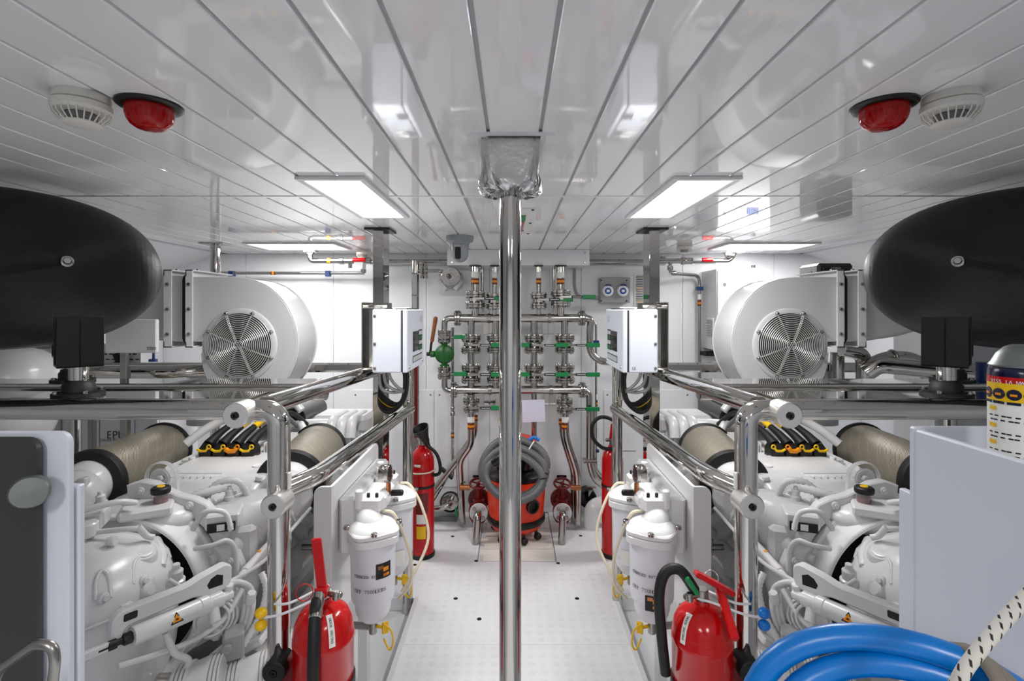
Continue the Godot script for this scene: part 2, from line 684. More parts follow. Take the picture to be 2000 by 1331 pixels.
func room() -> void:
	# floor: a raised walkway of chequer plate, plates across the aft end, lower gutters beside the engines
	var fl := structure("floor")
	part(fl, "subfloor", G.new().bb(-2.8, 2.8, -0.2, -0.07, -1.7, BACK + 0.1, 0.0), M.gutter_paint)
	for z in [[-1.65, -0.3], [-0.298, 1.1], [1.102, 2.439], [2.441, 2.832]]:
		part(fl, "floor_plate", G.new().bb(-0.53, 0.57, -0.068, 0.0, z[0], z[1], 0.0), M.chequer_plate)
	for x in [[-2.75, -1.302], [1.302, 2.75]]:
		part(fl, "floor_plate", G.new().bb(x[0], x[1], -0.068, 0.0, 2.832, BACK, 0.0015), M.chequer_plate)
	part(fl, "floor_plate", G.new().bb(-1.298, 1.298, -0.068, 0.0, 2.832, 3.236, 0.0), M.chequer_plate)
	for x in [[-1.298, -0.225], [0.281, 1.298]]:
		part(fl, "floor_plate", G.new().bb(x[0], x[1], -0.068, 0.0, 3.236, BACK, 0.0), M.chequer_plate)
	# hatch with pale slats let into the floor
	var ha := part(fl, "hatch", G.new().bb(-0.222, 0.278, -0.06, -0.006, 3.238, BACK, 0.002), M.white_satin)
	for i in 9:
		part(ha, "slat", G.new().bb(-0.214 if i % 2 else -0.19, 0.27, -0.006, 0.004 - 0.004 * (i % 2), 3.25 + i * 0.082, 3.25 + i * 0.082 + 0.076, 0.002), M.hatch_wood)
	for s in [[-0.53, -1.0], [0.57, 1.0]]:
		part(fl, "edge_trim", G.new().bb(s[0] - 0.012, s[0] + 0.012, 0.0, 0.005, -1.6, 2.84, 0.002), M.white_satin)
	for p in [P(890, 1170, 2.827), P(1127, 1170, 2.827), P(884, 1048, 3.6), P(1134, 1047, 3.61), P(936, 1210, 2.64), P(1090, 1100, 3.22), P(930, 1096, 3.25), P(1211, 1100, 3.22), P(810, 1105, 3.2)]:
		part(fl, "floor_screw", G.new().lathe(Vector3(p.x, 0.0, p.z), Vector3.UP, [[0.012, 0], [0.012, 0.0015], [0.009, 0.002], [0, 0.002]], 12), M.dark_steel)
	# ceiling: glossy planks in two rows with a strip between
	var ce := structure("ceiling")
	part(ce, "backing", G.new().bb(-2.8, 2.8, CEIL + 0.007, CEIL + 0.15, -1.7, BACK + 0.1, 0.0), M.groove)
	var w := 0.1285
	for row in 2:
		var z0: float = [-1.65, 1.99][row]
		var z1: float = [1.965, BACK][row]
		for i in range(-18, 18):
			var x0 := -0.06 + i * w
			if x0 < -2.31 or x0 > 2.2: continue
			if row == 1 and i >= -1 and i <= 1: continue
			if row == 0 and i == 0:
				part(ce, "ceiling_plank", G.new().bb(x0 + 0.004, x0 + w - 0.004, CEIL, CEIL + 0.014, z0, 1.262, 0.002), M.ceiling_laminate)
				continue
			part(ce, "ceiling_plank", G.new().bb(x0 + 0.004, x0 + w - 0.004, CEIL, CEIL + 0.014, z0, z1, 0.002), M.ceiling_laminate)
	part(ce, "access_panel", G.new().bb(-0.18, 0.19, CEIL, CEIL + 0.014, 2.0, BACK, 0.002), M.ceiling_laminate)
	part(ce, "access_panel", G.new().bb(-0.052, 0.06, CEIL, CEIL + 0.014, 1.48, 1.965, 0.002), M.ceiling_laminate)
	part(ce, "joint_strip", G.new().bb(-2.31, 2.31, CEIL - 0.0025, CEIL + 0.006, 1.968, 1.986, 0.001), M.ceiling_laminate)
	var fr := G.new()
	fr.bb(-0.105, 0.105, CEIL - 0.003, CEIL + 0.002, 1.258, 1.278, 0.001)
	fr.bb(-0.09, -0.078, CEIL - 0.003, CEIL + 0.002, 1.278, 1.46, 0.001)
	fr.bb(0.07, 0.084, CEIL - 0.003, CEIL + 0.002, 1.278, 1.46, 0.001)
	part(ce, "opening_frame", fr, M.white_satin)
	part(ce, "edge_cover", G.new().bb(-2.34, -2.29, CEIL - 0.004, CEIL + 0.01, -1.65, BACK, 0.001), M.white_satin)
	part(ce, "edge_cover", G.new().bb(2.29, 2.34, CEIL - 0.004, CEIL + 0.01, -1.65, BACK, 0.001), M.white_satin)
	# walls
	var wb := structure("wall_back")
	part(wb, "bulkhead", G.new().bb(-2.8, 2.8, -0.2, 2.15, BACK + 0.012, BACK + 0.12, 0.0), M.side_panel)
	var xs := [-2.75, -2.1, -1.41, -0.68, -0.18, 0.54, 1.34, 2.06, 2.75]
	for i in xs.size() - 1:
		part(wb, "wall_panel", G.new().bb(xs[i] + 0.0015, xs[i + 1] - 0.0015, 0.0, CEIL, BACK, BACK + 0.014, 0.001), M.wall_paint)
	for a in [[-1.26, -0.62], [0.72, 1.4], [-0.6, -0.35]]:
		var ap := part(wb, "access_cover", G.new().bb(a[0], a[1], 0.2, 0.965, BACK - 0.005, BACK, 0.001), M.wall_paint)
		var b := G.new()
		for x in [a[0] + 0.025, a[1] - 0.025]:
			for y in [0.24, 0.925]:
				b.lathe(V(x, y, BACK - 0.005), Vector3(0, 0, 1), [[0.008, 0], [0.006, 0.003], [0, 0.004]], 10)
		part(ap, "cover_screws", b, M.steel)
	for s in [-1.0, 1.0]:
		var wl := structure("wall_left" if s < 0 else "wall_right")
		part(wl, "shell", G.new().bb(s * 2.75, s * 2.87, -0.2, 2.15, -1.7, BACK + 0.1, 0.0), M.side_panel)
		for i in 7:
			part(wl, "wall_panel", G.new().bb(s * 2.735, s * 2.75, 0.0, 1.89, -1.6 + i * 0.8, -0.803 + i * 0.8, 0.001), M.side_panel)
		var tr := structure("trim_1" if s < 0 else "trim_2")
		part(tr, "bevel_panel", G.new().prism([Vector2(2.3 * s, CEIL), Vector2(2.74 * s, 1.88), Vector2(2.74 * s, CEIL)], V(0, 0, BACK), Vector3(1, 0, 0), Vector3(0, 1, 0), BACK + 1.65), M.white_satin)
	var wf := structure("wall_front")
	part(wf, "bulkhead", G.new().bb(-2.8, 2.8, -0.2, 2.15, -1.75, -1.63, 0.0), M.front_wall)
	# soffit over the manifold
	var so := structure("trim_3")
	part(so, "soffit", G.new().bb(-0.475, 0.56, 1.918, CEIL, 3.72, BACK, 0.003), M.wall_paint)
	var sc := G.new()
	for x in [-0.44, 0.525]:
		for y in [1.94, 2.01]:
			sc.lathe(V(x, y, 3.72), Vector3(0, 0, 1), [[0.007, 0], [0.005, 0.003], [0, 0.003]], 10)
	part(so, "soffit_screws", sc, M.steel)
	# lights
	ceiling_panel("bright ceiling panel running fore and aft, left of the chrome pillar", -0.69, -0.505, 1.69, 2.375, 0.95)
	ceiling_panel("bright ceiling panel running fore and aft, right of the chrome pillar", 0.548, 0.73, 1.69, 2.375, 0.95)
	ceiling_panel("far ceiling panel by the back wall above the left blower", -1.74, -1.18, 3.35, 3.68, 0.9)
	ceiling_panel("far ceiling panel by the back wall above the white cabinet", 1.43, 1.99, 3.35, 3.68, 0.9)
	ceiling_panel("ceiling panel behind the camera, left of the walkway", -0.69, -0.505, -1.1, -0.42, 0.95)
	ceiling_panel("ceiling panel behind the camera, right of the walkway", 0.548, 0.73, -1.1, -0.42, 0.95)

func detector(c: Vector3, k: float, label: String) -> void:
	var t := thing("smoke_detector", label, "smoke detector", c, "smoke detectors")
	var D := Vector3.DOWN
	part(t, "base", G.new().lathe(c, D, [[0.05 * k, 0], [0.052 * k, 0.006], [0.052 * k, 0.016], [0.049 * k, 0.018], [0.055 * k, 0.02], [0.055 * k, 0.034 * k], [0.05 * k, 0.04 * k], [0.03 * k, 0.042 * k]], 32), M.detector_white)
	part(t, "sensor_core", G.new().lathe(c + D * 0.04 * k, D, [[0.028 * k, 0], [0.028 * k, 0.02 * k], [0, 0.02 * k]], 20), M.seal_grey)
	var g := G.new()
	for i in 24:
		var a := TAU * i / 24
		var q := Vector3(cos(a), 0, sin(a))
		g.tube([c + q * 0.052 * k + D * 0.036 * k, c + q * 0.05 * k + D * 0.048 * k, c + q * 0.034 * k + D * 0.064 * k], 0.0016 * k, 5)
	part(t, "vent_ribs", g, M.detector_white)
	part(t, "cap", G.new().lathe(c + D * 0.061 * k, D, [[0.036 * k, 0], [0.036 * k, 0.003], [0.03 * k, 0.006 * k], [0, 0.007 * k]], 28), M.detector_white)

func beacon(c: Vector3, label: String) -> void:
	var t := thing("alarm_beacon", label, "beacon", c, "red alarm beacons")
	var D := Vector3.DOWN
	part(t, "flange", G.new().lathe(c, D, [[0.0625, 0], [0.0625, 0.004], [0.059, 0.007], [0.045, 0.008], [0.045, 0.0]], 40), M.black_plastic)
	part(t, "lens", G.new().lathe(c, D, [[0.046, 0.0], [0.046, 0.014], [0.0455, 0.024], [0.042, 0.035], [0.035, 0.045], [0.024, 0.052], [0.012, 0.055], [0, 0.056]], 40), M.red_lens)
	var g := G.new()
	for i in 26:
		var a := TAU * i / 26
		var q := Vector3(cos(a), 0, sin(a))
		g.tube([c + q * 0.041 + D * 0.012, c + q * 0.038 + D * 0.033, c + q * 0.024 + D * 0.046], 0.0028, 5)
	part(t, "lens_ribs", g, M.red_reflector)
	part(t, "reflector", G.new().lathe(c, D, [[0.036, 0.002], [0.034, 0.02], [0.012, 0.03], [0, 0.03]], 24), M.red_reflector)

func ceiling_fittings() -> void:
	detector(V(-0.875, CEIL, 1.04), 0.93, "white smoke detector beside the left red beacon")
	detector(V(0.89, CEIL, 1.04), 0.93, "white smoke detector beside the right red beacon")
	detector(V(-1.09, CEIL, 3.75), 0.95, "small far smoke detector near the left square steel post")
	detector(V(1.15, CEIL, 3.42), 0.95, "small far smoke detector near the right square steel post")
	beacon(V(-0.772, CEIL, 1.09), "red domed alarm beacon on the ceiling, left one")
	beacon(V(0.79, CEIL, 1.09), "red domed alarm beacon on the ceiling, right one")
	# dome camera
	var c := V(-0.315, CEIL, 3.06)
	var t := thing("dome_camera", "grey dome surveillance camera hanging under the ceiling", "camera", c)
	var D := Vector3.DOWN
	part(t, "mount", G.new().lathe(c, D, [[0.083, 0], [0.083, 0.012], [0.08, 0.018], [0.08, 0.03], [0.06, 0.04], [0.056, 0.05], [0.05, 0.052]], 32), M.dome_grey)
	part(t, "housing", G.new().lathe(c + D * 0.045, D, [[0.054, 0], [0.053, 0.03], [0.05, 0.07], [0.04, 0.095], [0.022, 0.108], [0, 0.112]], 32), M.dome_grey)
	part(t, "lens_window", G.new().prism(rrect(0.034, 0.075, 0.012), c + V(-0.006, -0.105, -0.044), Vector3(1, 0, 0), Vector3(0, 1, -0.12).normalized(), 0.014, 0.003), M.black_gloss)
	part(t, "hood", G.new().box(c + V(-0.006, -0.062, -0.05), Vector3(0.05, 0.016, 0.02), 0.006), M.dome_grey)
	# sign plate on the ceiling behind the pillar
	var s := thing("ceiling_sign", "clear ceiling plate with red and green marks behind the pillar", "sign", V(0.075, CEIL, 2.5))
	part(s, "plate", G.new().bb(0.035, 0.1, CEIL - 0.004, CEIL, 2.2, 2.95, 0.001), M.sticker_white)
	part(s, "green_mark", G.new().bb(0.04, 0.062, CEIL - 0.007, CEIL - 0.003, 2.35, 2.5, 0.001), M.green_handle)
	part(s, "red_mark", G.new().prism([Vector2(0.04, 2.52), Vector2(0.06, 2.5), Vector2(0.055, 2.74), Vector2(0.062, 2.82), Vector2(0.04, 2.86)], Vector3(0, CEIL - 0.007, 0), Vector3(1, 0, 0), Vector3(0, 0, -1), 0.004), M.red_paint)
	var sc := G.new()
	for z in [2.22, 2.56, 2.92]:
		sc.lathe(V(0.088, CEIL - 0.004, z), D, [[0.008, 0], [0.006, 0.004], [0, 0.004]], 10)
	part(s, "screws", sc, M.dark_steel)

func pillar() -> void:
	var c := V(-0.006, 0, 1.36)
	var t := thing("chrome_pillar", "polished chrome pillar standing in the middle of the walkway", "pillar", c)
	part(t, "tube", G.new().cyl(c, c + Vector3.UP * 1.99, 0.0293, 40, 0.0), M.chrome)
	part(t, "foot_plate", G.new().lathe(c, Vector3.UP, [[0.06, 0], [0.06, 0.008], [0.031, 0.01]], 32), M.steel)
	# foil wrapping gathered round the head of the pillar
	var nz := FastNoiseLite.new()
	nz.seed = 4
	nz.frequency = 1.0
	var rings := []
	var prof := [[0.079, 2.04, 0.0], [0.079, 2.0, 0.03], [0.078, 1.975, 0.05], [0.078, 1.95, 0.12], [0.081, 1.932, 0.25], [0.083, 1.918, 0.4], [0.078, 1.906, 0.55], [0.068, 1.901, 0.6], [0.056, 1.906, 0.6], [0.045, 1.917, 0.5], [0.036, 1.927, 0.3], [0.03, 1.931, 0.1]]
	for pr in prof:
		var ring := []
		var n := 96
		for i in n:
			var a := TAU * i / n
			var k: float = clampf((pr[1] - 1.9) / 0.1, 0.0, 1.0)
			var e := 2.0 + 4.0 * k
			var q := Vector3(signf(cos(a)) * pow(absf(cos(a)), 2 / e), 0, signf(sin(a)) * pow(absf(sin(a)), 2 / e) * 0.92)
			var wr: float = nz.get_noise_3d(cos(a) * 4.5, pr[1] * 30.0, sin(a) * 4.5) * pr[2] * 0.032
			var pl: float = sin(a * 14.0 + pr[1] * 60.0) * pr[2] * 0.006
			ring.append(Vector3(c.x, pr[1] + wr * 0.5, c.z) + q * (pr[0] + wr + pl))
		rings.append(ring)
	part(t, "foil_wrapping", G.new().loft(rings, false), M.foil, "silver foil insulation gathered round the pillar head")

# ---------- mirrored halves ----------
func knob(t: Node, c: Vector3, r: float, mt: Material, len := 0.05) -> void:
	var Z := Vector3(0, 0, 1)
	var b := part(t, "clamp_boss", G.new().lathe(c, Z, [[0, -len], [r * 0.97, -len], [r * 0.97, -0.004], [r, -0.003], [r, 0.012], [r - 0.003, 0.015], [r * 0.34, 0.015], [r * 0.32, 0.009], [0, 0.009]], 36), mt)
	part(b, "socket_screw", G.new().lathe(c + Z * 0.009, Z, [[r * 0.26, 0], [r * 0.26, 0.007], [r * 0.14, 0.007], [r * 0.13, 0.002], [0, 0.002]], 16), M.dark_steel)

func guard_frame() -> void:
	var t := thing("guard_frame", "polished steel tube guard frame round the %s engine" % side, "guard rail", V(-0.65, 0, 1.43))
	# corner post with a swept bend at the top
	part(t, "corner_post", G.new().tube(fil([V(-0.74, 1.315, 1.44), V(-0.652, 1.315, 1.43), V(-0.652, -0.068, 1.43)], 0.085, 12), 0.03, 32), M.chrome)
	part(t, "top_rail", G.new().tube([V(-0.70, 1.325, 1.46), V(-0.648, 1.305, 2.62)], 0.029, 28), M.chrome)
	part(t, "middle_rail", G.new().tube(fil([V(-0.652, 1.088, 1.43), V(-0.60, 1.09, 1.56), V(-0.556, 1.06, 2.78)], 0.05), 0.028, 28), M.chrome)
	part(t, "lower_rail", G.new().tube([V(-0.652, 0.56, 1.43), V(-0.99, 0.56, 1.43)], 0.02, 16), M.chrome)
	part(t, "aft_post", G.new().tube([V(-0.577, -0.068, 2.82), V(-0.577, 1.33, 2.82)], 0.028, 24), M.chrome)
	part(t, "front_cross_tube", G.new().tube([V(-0.72, 1.311, 1.47), V(-2.3, 1.311, 1.47)], 0.029, 28), M.chrome)
	part(t, "front_mount_bar", G.new().bb(-2.3, -0.78, 1.326, 1.337, 1.5, 1.635, 0.002), M.chrome)
	part(t, "middle_cross_tube", G.new().tube([V(-0.665, 1.303, 1.83), V(-2.3, 1.303, 1.83)], 0.029, 24), M.chrome)
	part(t, "middle_mount_bar", G.new().bb(-2.3, -0.72, 1.326, 1.337, 1.80, 1.935, 0.002), M.chrome)
	part(t, "aft_cross_tube", G.new().bb(-2.3, -0.65, 1.27, 1.32, 2.66, 2.72, 0.01), M.chrome)
	for x in [-2.3]:
		part(t, "outer_post", G.new().tube([V(x, -0.069, 1.47), V(x, 1.29, 1.47)], 0.028, 20), M.chrome)
		part(t, "outer_post", G.new().tube([V(x, -0.069, 2.69), V(x, 1.28, 2.69)], 0.028, 20), M.chrome)
		part(t, "outer_rail", G.new().tube([V(x, 1.3, 1.47), V(x, 1.3, 2.69)], 0.028, 20), M.chrome)
	knob(t, V(-0.738, 1.316, 1.375), 0.0345, M.cap_steel)
	knob(t, V(-0.638, 1.073, 1.375), 0.033, M.cap_steel)
	knob(t, V(-0.636, 0.63, 1.375), 0.031, M.black_rubber)
	part(t, "number_sticker", G.new().bb(-0.622, -0.617, 1.1, 1.145, 1.415, 1.43, 0.0), M.sticker_white)

func silencer() -> void:
	var c := V(-1.7, 1.73, 1.596)
	var ax := Vector3(cos(0.8), 0, -sin(0.8))     # towards the pillar, away from the camera
	var nv := Vector3(sin(0.8), 0, cos(0.8))
	var lab := "black crackle-finish exhaust silencer with domed end, %s of the walkway" % side
	var t := thing("exhaust_silencer", lab, "silencer", c, "exhaust silencers")
	var R := 0.262
	var prof := [[0.0, -0.56], [R * 0.8, -0.55], [R, -0.48], [R, 0.0]]
	for i in range(1, 25):
		var u := sin(PI / 2 * i / 24.0)
		prof.append([R * pow(maxf(1.0 - pow(u, 2.88), 0.0), 0.491), 0.508 * u])
	part(t, "shell", G.new().lathe(c, ax, prof, 72), M.black_crackle)
	var q := Vector3(-1.368, 1.747, -1.573)
	var qn := Vector3(0.68, 0.07, 0.73).normalized()
	part(t, "drain_plug", G.new().hexa(q - qn * 0.008, qn, 0.0115, 0.026).lathe(q - qn * 0.008, qn, [[0.017, 0], [0.017, 0.006], [0.011, 0.008]], 16), M.steel)
	var bs := Basis(nv, Vector3.UP, -ax)
	for m in [V(-1.33, 1.337, 1.57), V(-1.605, 1.337, 1.87)]:
		var b := G.new()
		var o: Vector3 = m + Vector3(0, 0.088, 0)
		b.box(o + Vector3(0, 0.003, 0), Vector3(0.1, 0.006, 0.11), 0.001, bs)
		b.box(o + Vector3(0, 0.075, 0) + nv * 0.047, Vector3(0.006, 0.15, 0.11), 0.001, bs)
		b.box(o + Vector3(0, 0.075, 0) - nv * 0.047, Vector3(0.006, 0.15, 0.11), 0.001, bs)
		b.box(o + Vector3(0, 0.07, 0) - ax * 0.002, Vector3(0.1, 0.14, 0.006), 0.001, bs)
		part(t, "saddle_bracket", b, M.black_plastic)
		part(t, "bracket_bolt", G.new().hexa(o + Vector3(0, 0.006, 0) - ax * 0.035, Vector3.UP, 0.01, 0.012), M.steel)
		part(t, "mount_stud", G.new().cyl(m + Vector3(0, 0.04, 0), o, 0.025, 24), M.chrome)
		var rb := part(t, "rubber_mount", G.new().lathe(m, Vector3.UP, [[0.066, 0], [0.066, 0.008], [0.042, 0.012], [0.042, 0.03], [0.036, 0.038], [0.036, 0.044], [0.028, 0.046], [0, 0.046]], 28), M.black_rubber)
		for k in 4: part(rb, "flange_bolt", G.new().hexa(m + Vector3(cos(0.6 + k * PI / 2) * 0.055, 0.008, sin(0.6 + k * PI / 2) * 0.055), Vector3.UP, 0.008, 0.009), M.steel)

func blower() -> void:
	var zf := 2.4
	var zb := 2.63
	var g0 := P(470, 674, zf)
	var t := thing("blower_fan", "white radial blower with round wire guard over the %s engine" % side, "blower", V(-1.27, 1.27, 2.5), "engine room blowers")
	var px := [[372, 543], [440, 543], [470, 544], [495, 548], [520, 558], [542, 575], [560, 597], [573, 624], [581, 655], [581, 685], [573, 715], [560, 740], [540, 762], [515, 778], [485, 786], [455, 784], [428, 770], [408, 746], [397, 718], [394, 690], [394, 668], [372, 668]]
	var pg := []
	for p in px: pg.append(Vector2((p[0] - 1001) * zf / 1000.0, EYE - (p[1] - 604) * zf / 1000.0))
	part(t, "casing", G.new().prism(pg, V(0, 0, zb), Vector3(1, 0, 0), Vector3(0, 1, 0), zb - zf, 0.003), M.fan_paint)
	# folded seams of the scroll
	var rim := []
	var rim2 := []
	for i in range(0, px.size() - 2):
		rim.append(Vector3(pg[i].x, pg[i].y, -zf - 0.004))
		rim2.append(Vector3(pg[i].x, pg[i].y, -zb + 0.004))
	part(t, "front_seam", G.new().tube(cat(rim, 4), 0.004, 6), M.fan_paint)
	part(t, "rear_seam", G.new().tube(cat(rim2, 4), 0.004, 6), M.fan_paint)
	# inlet: a raised ring, the dark mouth with the impeller, the guard
	var F := Vector3(0, 0, 1)
	part(t, "inlet_ring", G.new().lathe(g0, F, [[0.172, 0], [0.172, 0.004], [0.168, 0.007], [0.15, 0.007], [0.146, 0.003], [0.146, 0.0]], 56), M.fan_paint)
	part(t, "inlet_mouth", G.new().lathe(g0 + F * 0.001, F, [[0.146, 0.003], [0.12, 0.0015], [0.0, 0.001]], 48), M.black_plastic)
	var im := G.new()
	for i in 28:
		var a := TAU * i / 28
		var q := Vector3(cos(a), sin(a), 0)
		var tg := Vector3(-sin(a), cos(a), 0)
		im.box(g0 + q * 0.085 + F * 0.004, Vector3(0.07, 0.0025, 0.006), 0.0, Basis(q, tg, F).rotated(F, 0.5))
	part(t, "impeller", im, M.dark_steel)
	var gr := G.new()
	for i in 16:
		var R := 0.022 + i * 0.0085
		gr.ring(g0 + F * (0.024 - 0.012 * pow(i / 15.0, 3.0)), F, R, 0.0021, 56, 6)
	part(t, "guard_rings", gr, M.wire_bright)
	var sp := G.new()
	for i in 8:
		var a := TAU * (i + 0.5) / 8
		var q := Vector3(cos(a), sin(a), 0)
		sp.tube([g0 + q * 0.012 + F * 0.021, g0 + q * 0.11 + F * 0.019, g0 + q * 0.153 + F * 0.01], 0.0022, 6)
		if i % 2 == 0:
			var tg := Vector3(-sin(a), cos(a), 0) * 0.007
			sp.tube([g0 + tg + q * 0.012 + F * 0.021, g0 + tg + q * 0.11 + F * 0.019, g0 + tg + q * 0.153 + F * 0.01], 0.0022, 6)
	for i in 6:
		sp.ring(g0 + F * 0.022 + Vector3(cos(TAU * i / 6), sin(TAU * i / 6), 0) * 0.011, F, 0.006, 0.0018, 12, 5)
	part(t, "guard_spokes", sp, M.wire_bright)
	for i in 8:
		var a := TAU * (i + 0.5) / 8
		var q := Vector3(cos(a), sin(a), 0) * 0.16
		part(t, "guard_bolt", G.new().lathe(g0 + q, F, [[0.009, 0.004], [0.009, 0.012], [0.006, 0.016], [0.004, 0.022], [0, 0.022]], 12), M.steel)
	# outlet flanges with the green flexible joint between them
	var zz := [2.36, 2.70]
	for f in [[-1.509, -1.475, "fan_flange"], [-1.61, -1.572, "duct_flange"]]:
		var m := G.new()
		m.bb(f[0], f[1], 1.422, 1.782, zz[0], zz[0] + 0.006, 0.001)
		m.bb(f[0], f[0] + 0.006, 1.422, 1.782, zz[0], zz[0] + 0.04, 0.001)
		m.bb(f[0], f[0] + 0.006, 1.422, 1.45, zz[0], zz[1], 0.001)
		m.bb(f[0], f[0] + 0.006, 1.75, 1.782, zz[0], zz[1], 0.001)
		m.bb(f[0], f[1], 1.776, 1.782, zz[0], zz[1], 0.001)
		m.bb(f[0], f[1], 1.422, 1.428, zz[0], zz[1], 0.001)
		var fp := part(t, f[2], m, M.white_satin)
		for y in [1.485, 1.6, 1.715]:
			part(fp, "bolt", G.new().hexa(V((f[0] + f[1]) / 2 + 0.002, y, zz[0]), F, 0.008, 0.008), M.steel_satin)
		for z in [2.43, 2.6]:
			part(fp, "bolt", G.new().hexa(V((f[0] + f[1]) / 2, 1.782, z), Vector3.UP, 0.008, 0.008), M.steel_satin)
	part(t, "duct_neck", G.new().bb(-1.6, -1.51, 1.447, 1.756, 2.4, 2.68, 0.004), M.white_satin)
	var gk := G.new()
	gk.loft([_rect_ring(-1.545, 1.60, 2.54, 0.155, 0.145), _rect_ring(-1.538, 1.60, 2.54, 0.162, 0.15), _rect_ring(-1.53, 1.60, 2.54, 0.155, 0.145)], false)
	part(t, "flexible_joint", gk, M.dark_green, "dark green flexible joint")
	# duct that widens outboard behind the silencer
	part(t, "duct", G.new().loft([_rect_ring(-1.612, 1.60, 2.54, 0.155, 0.15), _rect_ring(-1.8, 1.62, 2.58, 0.15, 0.17), _rect_ring(-2.2, 1.68, 2.7, 0.12, 0.22), _rect_ring(-2.5, 1.7, 2.78, 0.1, 0.24)]), M.white_satin)
	part(t, "motor", G.new().lathe(V(g0.x, g0.y, zb), Vector3(0, 0, -1), [[0.12, 0], [0.12, 0.01], [0.09, 0.02], [0.09, 0.2], [0.07, 0.22], [0, 0.22]], 28), M.white_satin)
	part(t, "support_foot", G.new().bb(-1.37, -1.17, 1.16, 1.18, 2.42, 2.74, 0.002).bb(-1.37, -1.17, 1.16, 1.29, 2.735, 2.745, 0.002), M.steel)
	if sx < 0: t.position.x += 0.022

func _rect_ring(x: float, cy: float, cz: float, hy: float, hz: float) -> Array:
	var out := []
	for p in rrect(hz * 2, hy * 2, 0.02, 3): out.append(V(x, cy + p.y, cz + p.x))
	return out

